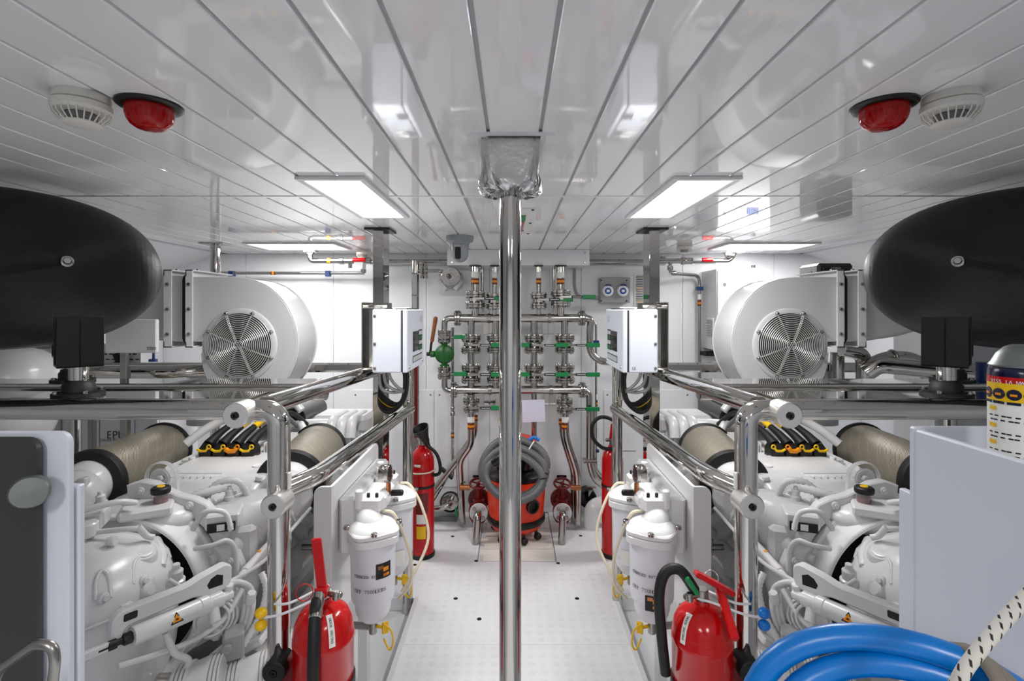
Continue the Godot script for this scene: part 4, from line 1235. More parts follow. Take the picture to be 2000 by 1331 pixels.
	if up2.y < 0: up2 = -up2
	for k in 2:
		var q: float = [0.016, 0.0115][k]
		var o := wt + nr * (0.0235 + 0.0006 * k)
		part(ac, "warning_triangle", G.new().poly([o - ad * q + up2 * -q * 0.7, o + ad * q + up2 * -q * 0.7, o + up2 * q], nr), M.print_black if k == 0 else M.amber)
	part(ac, "warning_mark", G.new().box(wt + nr * 0.0245 - up2 * 0.002, Vector3(0.006, 0.004, 0.001), 0.0, Basis(ad, up2, nr)), M.print_black)
	# gas strut with a small warning label
	var s0 := P(468, 1130, 1.55)
	var s1 := P(535, 1056, 1.8)
	var st := part(t, "gas_strut", G.new().lathe(s0, s1 - s0, [[0.008, -0.03], [0.008, 0], [0.012, 0.002], [0.012, 0.03], [0.0155, 0.032], [0.0155, s0.distance_to(s1)], [0, s0.distance_to(s1)]], 18), E)
	var sm := s0.lerp(s1, 0.55)
	var sd := (s1 - s0).normalized()
	var sn := (Vector3(0.2, 0.5, 1) - sd * Vector3(0.2, 0.5, 1).dot(sd)).normalized()
	var su := sn.cross(sd)
	part(st, "warning_triangle", G.new().poly([sm + sn * 0.0162 - sd * 0.009, sm + sn * 0.0162 + sd * 0.009, sm + sn * 0.0155 + su * 0.015], sn), M.amber)
	part(st, "strut_socket", G.new().box(s1 + Vector3(0.01, 0.02, -0.02), Vector3(0.07, 0.09, 0.06), 0.008), E)
	part(st, "strut_joint", G.new().box(s0 + Vector3(-0.015, -0.01, 0.02), Vector3(0.035, 0.03, 0.03), 0.004, Basis(U, 0.5)).hexa(s0 + Vector3(-0.01, -0.006, 0.035), F, 0.01, 0.01), E)
	# fuel lines and wiring in loops below the strut
	for i in 3:
		var k := i * 0.012
		hose(t, "fuel_line", [V(-0.86 + k, 0.79, 1.48), V(-0.83 + k, 0.80, 1.5), V(-0.80 + k, 0.77, 1.52), V(-0.785 + k, 0.72, 1.5), V(-0.8 + k, 0.66, 1.48), V(-0.85 + k, 0.62, 1.44)], 0.0075, E)
	for i in 3:
		var c := V(-0.84, 0.73 - 0.004 * i, 1.43 + 0.012 * i)
		part(t, "wiring_loop", G.new().ring(c, Vector3(0.6, 0.1, 1), 0.042 + 0.005 * i, 0.004, 30, 8), E)
	hose(t, "fuel_line", [V(-0.83, 0.8, 1.5), V(-0.77, 0.82, 1.58), V(-0.74, 0.86, 1.7), V(-0.73, 0.88, 1.85)], 0.006, E)
	hose(t, "fuel_line", [V(-0.97, 0.72, 1.26), V(-0.88, 0.705, 1.36), V(-0.82, 0.72, 1.44), V(-0.79, 0.78, 1.5)], 0.0075, E)
	hose(t, "fuel_line", [V(-0.9, 0.76, 1.33), V(-0.885, 0.70, 1.34), V(-0.86, 0.66, 1.36), V(-0.9, 0.6, 1.34)], 0.009, E)
	hose(t, "fuel_line", [V(-0.94, 0.86, 1.4), V(-0.9, 0.82, 1.42), V(-0.86, 0.81, 1.44), V(-0.83, 0.79, 1.44), V(-0.83, 0.72, 1.42)], 0.0055, E)
	corrugated(t, "conduit", [V(-0.76, 0.8, 1.55), V(-0.735, 0.76, 1.53), V(-0.74, 0.7, 1.5), V(-0.77, 0.64, 1.46), V(-0.81, 0.58, 1.42)], 0.011, E)
	part(t, "relay_box", G.new().box(V(-0.79, 0.655, 1.45), Vector3(0.055, 0.075, 0.06), 0.006, Basis(U, 0.5)).cyl(V(-0.79, 0.66, 1.418), V(-0.785, 0.66, 1.405), 0.014, 14), M.cast_grey)
	for p in [V(-0.84, 0.67, 1.45), V(-0.82, 0.78, 1.47), V(-0.77, 0.74, 1.5)]:
		part(t, "pipe_union", G.new().hexa(p, Vector3(0.3, 1, 0.2), 0.014, 0.035), E)
	sensor(t, V(-0.955, 0.80, 1.45), Vector3(0.1, 1, 0.1), 1.5)
	# ribbed pulleys at the foot of the gearbox
	for q in [[-0.83, 0.53, 1.36, 0.125], [-0.735, 0.52, 1.43, 0.1]]:
		var pr := [[0.0, -0.055], [q[3] * 0.96, -0.055]]
		for h in [-0.05, -0.04, -0.03, -0.02, 0.03, 0.04, 0.05]:
			pr.append_array([[q[3], h], [q[3], h + 0.0065], [q[3] - 0.007, h + 0.0075], [q[3] - 0.007, h + 0.0095]])
		pr.append_array([[q[3], 0.06], [q[3], 0.064], [0.0, 0.066]])
		part(t, "ribbed_pulley", G.new().lathe(V(q[0], q[1], q[2]), Vector3(0.93, 0.1, -0.33), pr, 56), E)
	part(t, "alternator", G.new().lathe(V(-0.74, 0.5, 1.56), Vector3(-0.5, 0, 0.8), [[0, -0.1], [0.07, -0.1], [0.08, -0.08], [0.08, 0.04], [0.05, 0.06], [0, 0.06]], 24), E)
	part(t, "mounting_bracket", G.new().box(V(-0.78, 0.6, 1.6), Vector3(0.1, 0.02, 0.2), 0.005, Basis(F, 0.5)).hexa(V(-0.75, 0.62, 1.55), Vector3(-0.4, 1, 0), 0.014, 0.02), E)

func flank(px: float, py: float) -> Vector3:
	# point on the gearbox flank that the survey of the photograph puts at this pixel
	var zz := [1.22, 1.25, 1.29, 1.35, 1.43, 1.5, 1.54, 1.575]
	var aa := [0.155, 0.195, 0.222, 0.238, 0.24, 0.233, 0.22, 0.195]
	var bb := [0.18, 0.215, 0.238, 0.25, 0.25, 0.243, 0.228, 0.2]
	var z := 1.4
	var x := -1.0
	var y := 0.7
	for k in 24:
		y = EYE - (py - 604.0) * z / 1000.0
		var i := 0
		while i < 6 and z > zz[i + 1]: i += 1
		var f := clampf((z - zz[i]) / (zz[i + 1] - zz[i]), 0.0, 1.0)
		var a: float = lerpf(aa[i], aa[i + 1], f)
		var b: float = lerpf(bb[i], bb[i + 1], f)
		var d := minf(absf(y - 0.702) / b, 0.97)
		x = -1.228 + a * pow(1.0 - pow(d, 2.9), 1.0 / 2.9)
		z = lerpf(z, clampf(-x * 1000.0 / (1001.0 - px), 1.23, 1.57), 0.5)
	return V(x, y, z)

# ---------- filters and extinguishers ----------
func fuel_filters() -> void:
	var t := thing("filter_panel", "white folded splash panel behind the %s fuel filters" % side, "panel", V(-0.63, 0.2, 2.05), "white filter panels")
	# plate parallel to the walkway with a rounded top corner, turned-in edge towards the camera
	var pl := [Vector2(1.78, 0.48), Vector2(2.38, 0.48)]
	for i in 7: pl.append(Vector2(2.34 + 0.04 * cos(PI / 2 * i / 6), 0.945 + 0.04 * sin(PI / 2 * i / 6)))
	pl.append(Vector2(1.78, 0.985))
	part(t, "plate", G.new().prism(pl, V(-0.635, 0, 0), Vector3(0, 0, -1), Vector3(0, 1, 0), 0.012, 0.002), M.white_gloss)
	var fe := [Vector2(-0.688, 0.48), Vector2(-0.625, 0.48)]
	fe.append(Vector2(-0.625, 0.985))
	for i in 7: fe.append(Vector2(-0.658 - 0.03 * sin(PI / 2 * i / 6), 0.955 + 0.03 * cos(PI / 2 * i / 6)))
	part(t, "turned_edge", G.new().prism(fe, V(0, 0, 1.782), Vector3(1, 0, 0), Vector3(0, 1, 0), 0.012, 0.002), M.white_gloss)
	for z in [1.9, 2.25]: part(t, "leg", G.new().bb(-0.68, -0.638, -0.069, 0.6, z, z + 0.05, 0.002), M.white_gloss)
	part(t, "plate_bolt", G.new().hexa(V(-0.623, 0.52, 1.85), Vector3(1, 0, 0), 0.014, 0.02), M.steel_satin)
	var u := thing("fuel_filter", "twin white fuel filter with printed service stickers on the %s panel" % side, "fuel filter", V(-0.49, 0.44, 1.95), "twin fuel filters")
	# bracket block and valve body
	part(u, "mounting_block", G.new().bb(-0.62, -0.555, 0.72, 0.93, 1.82, 2.3, 0.012), M.white_gloss)
	var vb := part(u, "valve_body", G.new().box(V(-0.53, 0.88, 1.97), Vector3(0.12, 0.06, 0.16), 0.012), M.white_gloss)
	part(vb, "vent_plug", G.new().cyl(V(-0.53, 0.92, 2.06), V(-0.53, 0.985, 2.06), 0.014, 14).cyl(V(-0.53, 0.945, 2.06), V(-0.53, 0.965, 2.06), 0.018, 14), M.white_gloss)
	part(vb, "tap_knob", G.new().cyl(V(-0.475, 0.885, 1.99), V(-0.425, 0.89, 1.98), 0.012, 12), M.black_plastic)
	var gp := V(-0.475, 0.94, 1.96)
	part(u, "gauge_stem", G.new().cyl(gp - Vector3(0, 0.05, 0), gp, 0.009, 10), M.copper)
	var ga := part(u, "pressure_gauge", G.new().lathe(gp + Vector3(0, 0.03, 0), Vector3(1, 0.05, 0.12), [[0, -0.03], [0.032, -0.03], [0.034, -0.027], [0.034, 0.006], [0.031, 0.008], [0.029, 0.004]], 28), M.steel)
	part(ga, "dial", G.new().lathe(gp + Vector3(0, 0.03, 0), Vector3(1, 0.05, 0.12), [[0.029, 0.003], [0, 0.003]], 24), M.print_black)
	part(ga, "dial_marks", G.new().lathe(gp + Vector3(0, 0.03, 0), Vector3(1, 0.05, 0.12), [[0.024, 0.0038], [0.017, 0.0038]], 24, 0.4, 4.6), M.dark_red)
	for i in 2:
		var c := V(-0.49, 0.03, 1.8 + i * 0.32)
		var b := part(u, "canister", G.new().lathe(c, Vector3.UP, [[0, 0.475], [0.022, 0.475], [0.04, 0.485], [0.057, 0.51], [0.061, 0.525], [0.062, 0.545], [0.072, 0.56], [0.0745, 0.57], [0.078, 0.765]], 44), M.canister_white)
		var lid := []
		for k in 36:
			var a := TAU * k / 36
			lid.append(Vector2(cos(a), sin(a)) * (0.086 + 0.013 * pow(absf(cos(a * 2.0 + 0.6)), 5.0)))
		part(b, "lid_rim", G.new().prism(lid, c + Vector3(0, 0.762, 0), Vector3(1, 0, 0), Vector3(0, 0, -1), 0.026, 0.003), M.white_gloss)
		part(b, "lid", G.new().prism(lid, c + Vector3(0, 0.789, 0), Vector3(1, 0, 0), Vector3(0, 0, -1), 0.018, 0.004).lathe(c + Vector3(0, 0.806, 0), Vector3.UP, [[0.083, 0], [0.08, 0.005], [0.07, 0.013], [0.056, 0.02], [0.048, 0.024], [0, 0.026]], 36), M.white_gloss)
		var zs := -1.0 if i == 0 else 1.0
		var nr := []
		for k in 25: nr.append(lerpf(0.05, 0.04, minf(k / 14.0, 1.0)))
		part(b, "swan_neck", G.new().tube(cat([c + Vector3(-0.004, 0.79, 0), c + Vector3(-0.012, 0.812, 0.006 * zs), c + Vector3(-0.028, 0.826, 0.03 * zs), c + Vector3(-0.042, 0.832, 0.075 * zs), c + Vector3(-0.045, 0.833, 0.13 * zs)], 6), nr, 28), M.white_gloss)
		var bk := part(b, "neck_block", G.new().box(c + Vector3(-0.02, 0.872, 0.04 * zs), Vector3(0.085, 0.05, 0.06), 0.007), M.white_gloss)
		part(bk, "bleed_cap", G.new().cyl(c + Vector3(-0.056, 0.86, 0.02 * zs), c + Vector3(-0.056, 0.925, 0.02 * zs), 0.014, 16, 0.003), M.white_gloss)
		for k in 2: part(bk, "block_screw", G.new().cyl(c + Vector3(-0.025 + k * 0.03, 0.896, 0.03 * zs), c + Vector3(-0.025 + k * 0.03, 0.912, 0.03 * zs), 0.006, 10), M.dark_steel)
		for k in 4:
			var a := TAU * k / 4 - 0.3
			part(b, "lid_bolt", G.new().hexa(c + Vector3(cos(a) * 0.089, 0.807, sin(a) * 0.089), Vector3.UP, 0.011, 0.012), M.steel)
		var dr := part(b, "drain_valve", G.new().cyl(c + Vector3(0, 0.43, 0), c + Vector3(0, 0.478, 0), 0.014, 14).cyl(c + Vector3(0.0, 0.452, 0), c + Vector3(-0.13, 0.45, -0.02), 0.012, 12), M.steel_satin)
		part(dr, "drain_lever", G.new().box(c + Vector3(0.045, 0.455, 0.01), Vector3(0.022, 0.04, 0.008), 0.002, Basis(Vector3.UP, 0.5)).tube([c + Vector3(0.01, 0.455, 0), c + Vector3(0.045, 0.455, 0.01)], 0.006, 8), M.yellow)
		part(b, "earth_lead", G.new().tube(cat([c + Vector3(0.05, 0.5, 0.06), c + Vector3(0.075, 0.47, 0.05), c + Vector3(0.08, 0.42, 0.04), c + Vector3(0.065, 0.395, 0.035), c + Vector3(0.045, 0.43, 0.03)], 5), 0.0035, 6), M.yellow)
		part(b, "service_label", curved_label(c, 0.0778, 0.71 if sx > 0 else 0.605, 0.052, 0.74 if sx > 0 else 0.2, 0.36) if i == 0 else curved_label(c, 0.0778, 0.6, 0.06, 0.3, 0.5), M.print_black if i == 0 else M.sticker_white)
		if i == 0:
			part(b, "label_print", curved_label(c, 0.0782, 0.714 if sx > 0 else 0.612, 0.014, 0.84 if sx > 0 else 0.1, 0.13), M.amber)
			part(b, "label_print", curved_label(c, 0.0782, 0.695 if sx > 0 else 0.593, 0.01, 0.86 if sx > 0 else 0.08, 0.15), M.amber)
			part(b, "label_print", curved_label(c, 0.0782, 0.722 if sx > 0 else 0.62, 0.012, 0.6 if sx > 0 else 0.34, 0.12), M.copper)
		else:
			part(b, "label_print", curved_label(c, 0.0782, 0.71, 0.05, 0.45, 0.22), M.seal_grey)
	# thin clear hoses drooping to the drains
	for i in 2:
		part(u, "vent_hose", G.new().tube(cat([V(-0.47, 0.865, 1.86 + i * 0.3), V(-0.43, 0.86, 1.85 + i * 0.3), V(-0.395 + i * 0.02, 0.78, 1.86 + i * 0.26), V(-0.375 + i * 0.03, 0.66, 1.9 + i * 0.2), V(-0.39, 0.55, 1.95 + i * 0.1), V(-0.44, 0.48, 1.98 + i * 0.05)], 6), 0.006, 8), M.cream_tube)
	# lettering
	var face := c_mirror(V(-0.49, 0, 1.8))
	for d in [["OFF 750HOURS", 0.646, 0.0115], ["CHANGED 8180HRS" if sx > 0 else "CHANGED 8072HRS", 0.696, 0.0095]]:
		ring_text(u, d[0], face, 0.0782, d[1], d[2], 0.18 if sx > 0 else -0.42)

func c_mirror(p: Vector3) -> Vector3:
	return Vector3(p.x * sx, p.y, p.z)

func ring_text(parent: Node, s: String, c: Vector3, r: float, y: float, size: float, mid: float, mt := "print_black") -> void:
	# print round a cylinder, letter by letter; mid: angle from the camera side towards +x
	var step := size * 0.83 / r
	var a := mid - step * s.length() / 2.0
	for ch in s:
		if ch != " ":
			var nn := Vector3(sin(a), 0, cos(a))
			words(parent, "letter", ch, size, Vector3(c.x, y, c.z) + nn * r, Vector3(cos(a), 0, -sin(a)), Vector3.UP, M[mt], mt == "print_black")
		a += step

func curved_label(c: Vector3, r: float, y: float, h: float, mid: float, half: float, n := 10) -> G:
	# thin sheet wrapped round a vertical cylinder; angle from the camera side towards +x
	var g := G.new()
	var A := []
	var B := []
	var N := []
	for i in n + 1:
		var a := mid - half + 2.0 * half * i / n
		var q := Vector3(sin(a), 0, cos(a))
		A.append(Vector3(c.x, y - h / 2, c.z) + q * r); B.append(Vector3(c.x, y + h / 2, c.z) + q * r); N.append(q)
	return g.rows([A, B], [N, N])

func small_extinguisher() -> void:
	var R := 0.08
	var c := V(-0.52, 0.33, 1.41) if sx > 0 else V(-0.522, 0.325, 1.41)
	var y0 := c.y
	var t := thing("fire_extinguisher", "short red fire extinguisher strapped to the %s corner post" % side, "fire extinguisher", c, "powder extinguishers")
	part(t, "cylinder", G.new().lathe(c, Vector3.UP, [[0, 0], [R - 0.01, 0], [R, 0.01], [R, 0.02], [R, 0.36], [R + 0.0015, 0.362], [R + 0.0015, 0.376], [R, 0.378], [R * 0.985, 0.395], [R * 0.93, 0.415], [R * 0.8, 0.437], [R * 0.6, 0.452], [R * 0.35, 0.46], [0.02, 0.463], [0.02, 0.475], [0, 0.475]], 56), M.red_paint)
	var h := c + Vector3(0, 0.47, 0)
	part(t, "valve_head", G.new().cyl(h, h + Vector3(0, 0.035, 0), 0.017, 18).cyl(h + Vector3(0, 0.02, 0), h + Vector3(0.055, 0.022, 0.02), 0.0085, 12).cyl(h + Vector3(0.04, 0.01, 0.02), h + Vector3(0.042, 0.034, 0.02), 0.009, 12), M.steel_satin)
	if sx > 0:
		part(t, "lever", G.new().box(h + Vector3(-0.006, 0.1, 0.015), Vector3(0.026, 0.15, 0.012), 0.004, Basis(Vector3(0, 0, 1), 0.12)).box(h + Vector3(0.0, 0.03, 0.015), Vector3(0.034, 0.03, 0.03), 0.005), M.red_paint)
		part(t, "hose", G.new().tube(cat([h + Vector3(-0.005, 0.02, 0.03), h + Vector3(0.0, 0.005, 0.06), h + Vector3(0.008, -0.06, 0.09), h + Vector3(0.01, -0.15, 0.1), h + Vector3(0.01, -0.4, 0.1)], 6), 0.0155, 16), M.black_rubber)
		part(t, "hose_ferrule", G.new().cyl(h + Vector3(-0.004, 0.028, 0.022), h + Vector3(0.003, -0.01, 0.072), 0.017, 16), M.steel)
		part(t, "safety_ring", G.new().ring(h + Vector3(-0.045, 0.03, 0.02), Vector3(0.2, 0.1, 1), 0.022, 0.0015, 24, 6), M.red_paint)
	else:
		part(t, "lever", G.new().box(h + Vector3(-0.03, 0.055, 0.01), Vector3(0.12, 0.014, 0.026), 0.004, Basis(Vector3(0, 0, 1), 0.5)).box(h + Vector3(-0.045, 0.0, 0.055), Vector3(0.022, 0.02, 0.13), 0.004, Basis(Vector3(1, 0, 0), 0.65)), M.red_paint)
		part(t, "hose", G.new().tube(cat([h + Vector3(0.02, 0.03, 0.0), h + Vector3(0.06, 0.085, 0.0), h + Vector3(0.1, 0.08, 0.0), h + Vector3(0.118, 0.02, 0.0), h + Vector3(0.112, -0.09, 0.0), h + Vector3(0.1, -0.2, 0.0)], 6), 0.0145, 16), M.black_rubber)
		part(t, "safety_seal", G.new().cyl(h + Vector3(0.02, 0.03, 0.02), h + Vector3(0.05, 0.075, 0.02), 0.007, 8), M.green_handle)
		part(t, "safety_ring", G.new().ring(h + Vector3(-0.03, 0.06, -0.01), Vector3(0.2, 0.6, 1), 0.018, 0.0018, 24, 6), M.steel)
	part(t, "strap", G.new().lathe(c + Vector3(0, 0.235, 0), Vector3.UP, [[R + 0.0005, 0], [R + 0.004, 0.001], [R + 0.004, 0.022], [R + 0.0005, 0.023]], 48), M.black_rubber)
	part(t, "holder", G.new().bb(c.x - 0.118, c.x - 0.07, y0 + 0.22, y0 + 0.32, 1.39, 1.43, 0.004), M.dark_red)
	var ra := []
	var rb := []
	var rn := []
	for pr in [[R + 0.001, 0.38], [R * 0.985, 0.395], [R * 0.93, 0.415], [R * 0.8, 0.437], [R * 0.62, 0.451]]:
		for e in 2:
			var a: float = (0.62 if sx > 0 else 1.0) + (-0.1 if e == 0 else 0.1) * R / pr[0]
			var q := Vector3(sin(a), 0, cos(a))
			(ra if e == 0 else rb).append(c + q * (pr[0] + 0.001) + Vector3(0, pr[1] + 0.001, 0))
			if e == 0: rn.append((q + Vector3.UP * 0.5).normalized())
	var nl := part(t, "neck_label", G.new().rows([ra, rb], [rn, rn]), M.sticker_white)
	var cv := Curve3D.new()
	for k in ra.size(): cv.add_point((ra[k] + rb[k]) / 2.0)
	var txt := "ENGINE ROOM"
	for k in txt.length():
		if txt[k] == " ": continue
		var d0 := cv.get_baked_length() * (0.12 + 0.76 * (k + 0.5) / txt.length())
		var p0 := c_mirror(cv.sample_baked(d0))
		var tg := (c_mirror(cv.sample_baked(d0 + 0.003)) - c_mirror(cv.sample_baked(d0 - 0.003))).normalized()
		var wide := c_mirror(ra[2] - rb[2]).normalized() * sx
		var out := tg.cross(wide).normalized()
		words(nl, "letter", txt[k], 0.0062, p0 + out * 0.0012, tg, wide, M.print_black)
	part(t, "body_label", curved_label(c, R + 0.0006, y0 + 0.16, 0.11, 0.55, 0.45), M.dark_red)
	# tie cord to the post with soft ball ends
	var cc := "yellow" if sx > 0 else "cyan_clip"
	var tie := thing("bungee_tie", ("%s ball bungee round the neck of the short extinguisher" % ("yellow" if sx > 0 else "blue")), "bungee", h + Vector3(-0.08, 0.0, 0.05))
	var q1 := V(-0.66, 0.78, 1.36)
	part(tie, "cord", G.new().tube(cat([q1, V(-0.61, 0.79, 1.36), h + Vector3(-0.02, 0.012, 0.03), h + Vector3(0.02, 0.012, 0.0), h + Vector3(-0.01, 0.018, -0.025), V(-0.6, 0.805, 1.385), V(-0.645, 0.8, 1.388)], 5), 0.0035, 8), M.white_satin)
	for b in [q1 + Vector3(-0.008, 0.012, 0), q1 + Vector3(-0.006, -0.018, 0.004)]:
		part(tie, "ball", G.new().ell(b, Vector3(0.016, 0.014, 0.015), Basis(), 16, 10), M[cc])

func gas_extinguisher() -> void:
	var c := V(-0.585, 0, 3.33) if sx > 0 else V(-0.65, 0, 3.33)
	var t := thing("gas_extinguisher", ("tall red gas extinguisher with black horn beside the manifold" if sx > 0 else "tall red gas extinguisher with curled black hose beside the white elbow pipe"), "fire extinguisher", c, "gas extinguishers")
	var R := 0.075 if sx > 0 else 0.069
	part(t, "cylinder", G.new().lathe(c, Vector3.UP, [[0, 0.004], [R, 0.004], [R, 0.6], [R * 0.97, 0.63], [R * 0.85, 0.662], [R * 0.6, 0.688], [0.03, 0.7], [0.026, 0.715], [0, 0.716]], 48), M.red_paint)
	part(t, "base_ring", G.new().lathe(c, Vector3.UP, [[0, 0], [R + 0.003, 0], [R + 0.005, 0.004], [R + 0.005, 0.024], [R, 0.028]], 40), M.black_rubber)
	part(t, "strap", G.new().lathe(c + Vector3(0, 0.45, 0), Vector3.UP, [[R + 0.0005, 0], [R + 0.003, 0.001], [R + 0.003, 0.016], [R + 0.0005, 0.017]], 40), M.black_rubber)
	var h := c + Vector3(0, 0.715, 0)
	part(t, "valve", G.new().cyl(h, h + Vector3(0, 0.05, 0), 0.02, 16).cyl(h + Vector3(-0.02, 0.035, 0), h + Vector3(0.045, 0.035, 0.01), 0.011, 12), M.steel_satin)
	if sx > 0:
		part(t, "cord", G.new().tube(cat([c + V(-0.14, 0.552, 0.1), c + Vector3(-0.08, 0.553, 0.03), c + Vector3(-0.03, 0.553, 0.082), c + Vector3(0.05, 0.556, 0.07), c + Vector3(0.085, 0.558, 0.0)], 6), 0.005, 8), M.cream_tube)
		var hn := h + Vector3(0.035, 0.03, 0.05)
		part(t, "horn", G.new().lathe(hn, Vector3(-0.32, 0.9, 0.35), [[0.014, -0.03], [0.018, 0.0], [0.032, 0.05], [0.052, 0.1], [0.056, 0.115], [0.053, 0.115], [0.03, 0.06], [0, 0.05]], 28), M.black_rubber)
		part(t, "hose", G.new().tube(cat([hn + Vector3(0.005, -0.02, 0), hn + Vector3(0.06, -0.07, 0.0), hn + Vector3(0.085, -0.14, 0.0), hn + Vector3(0.08, -0.2, -0.01), hn + Vector3(0.04, -0.215, -0.02), hn + Vector3(0.02, -0.2, -0.03)], 6), 0.011, 12), M.black_rubber)
		part(t, "label", curved_label(c, R + 0.0006, 0.36, 0.13, 0.1, 0.55), M.dark_red)
		part(t, "label_field", curved_label(c, R + 0.001, 0.26, 0.06, 0.05, 0.4), M.sticker_white)
		part(t, "label_field", curved_label(c, R + 0.001, 0.175, 0.08, 0.05, 0.4), M.yellow)
		part(t, "shoulder_label", curved_label(c, R + 0.0008, 0.6, 0.016, -0.3, 0.3), M.sticker_white)
	else:
		part(t, "lever", G.new().box(h + Vector3(0.005, 0.09, 0.01), Vector3(0.026, 0.1, 0.014), 0.004, Basis(Vector3(0, 0, 1), 0.12)), M.red_paint)
		part(t, "hose", G.new().tube(cat([h + Vector3(-0.03, 0.02, 0.03), h + Vector3(0.02, -0.01, 0.05), h + Vector3(0.08, 0.0, 0.05), h + Vector3(0.135, 0.06, 0.05), h + Vector3(0.14, 0.14, 0.05), h + Vector3(0.09, 0.19, 0.05), h + Vector3(0.02, 0.18, 0.05), h + Vector3(-0.03, 0.13, 0.05), h + Vector3(-0.035, 0.07, 0.05)], 6), 0.012, 12), M.black_rubber)
		part(t, "horn", G.new().cyl(h + Vector3(-0.028, 0.06, 0.05), h + Vector3(-0.03, 0.16, 0.05), 0.018, 16), M.black_rubber)
		part(t, "tag", G.new().bb(h.x - 0.045, h.x - 0.015, h.y + 0.01, h.y + 0.05, 3.24, 3.25, 0.002), M.green_handle)
		for b in [Vector3(-0.02, -0.01, 0.08), Vector3(-0.028, -0.035, 0.085)]:
			part(t, "cord_ball", G.new().ell(h + b, Vector3(0.019, 0.017, 0.019), Basis(), 14, 10), M.yellow)
		part(t, "cord", G.new().tube([h + Vector3(-0.03, -0.02, 0.07), h + Vector3(-0.15, -0.04, 0.0)], 0.004, 8), M.steel)

# ---------- back wall ----------
func flange(g: G, c: Vector3, ax: Vector3, R: float, h: float, bolts := 8) -> G:
	g.lathe(c - ax * h / 2, ax, [[R * 0.4, 0], [R - 0.002, 0], [R, 0.002], [R, h - 0.002], [R - 0.002, h], [R * 0.4, h]], 28)
	g.bolts(c + ax * h / 2, ax, R * 0.78, bolts, R * 0.13, R * 0.17)
	g.bolts(c - ax * h / 2, -ax, R * 0.78, bolts, R * 0.13, R * 0.17)
	return g

func ball_valve(t: Node, c: Vector3, R: float, H: float, lever := 0.0, face := 0.0) -> void:
	# flanged ball valve on a vertical pipe; lever: 0 none, 1 towards +x, -1 towards -x, with a green grip
	var U := Vector3.UP
	var g := G.new()
	g.lathe(c - U * H / 2, U, [[R * 0.62, 0], [R * 0.62, H * 0.2], [R * 0.78, H * 0.35], [R * 0.78, H * 0.65], [R * 0.62, H * 0.8], [R * 0.62, H]], 28)
	flange(g, c + U * (H / 2 + 0.008), U, R, 0.016)
	flange(g, c + U * (H / 2 - 0.01), U, R, 0.014)
	flange(g, c - U * (H / 2 + 0.008), U, R, 0.016)
	flange(g, c - U * (H / 2 - 0.01), U, R, 0.014)
	g.cyl(c + Vector3(0, 0, R * 0.7), c + Vector3(0, 0, R * 1.05), 0.014, 14)
	var b := part(t, "valve", g, M.steel)
	if lever != 0.0:
		var f := c + Vector3(0, face, R * 1.05)
		var d := Vector3(lever, 0, 0)
		part(b, "lever", G.new().box(f + d * 0.05, Vector3(0.12, 0.016, 0.005), 0.001), M.steel_satin)
		var lb := part(b, "lever_label", G.new().box(f + d * 0.11 + Vector3(0, 0, 0.001), Vector3(0.08 * absf(lever), 0.018, 0.007), 0.001), M.print_black)
		part(b, "grip", G.new().box(f + d * 0.195, Vector3(0.095, 0.03, 0.016), 0.004), M.green_handle, "green lever grip")
		part(lb, "print", G.new().box(f + d * 0.11 + Vector3(0, 0, 0.0048), Vector3(0.062 * absf(lever), 0.004, 0.001), 0.0), M.sticker_white)

func tape(t: Node, c: Vector3, r: float, k := 1.0) -> void:
	# brown, yellow, brown pipe marking under a white band
	for b in [[0.0, 0.014, "brown_tape"], [0.014, 0.03, "amber"], [0.03, 0.044, "brown_tape"], [0.05, 0.09, "sticker_white"]]:
		part(t, "pipe_marking", G.new().lathe(c, Vector3.UP, [[r + 0.0006, b[0] * k], [r + 0.0006, b[1] * k]], 24), M[b[2]])

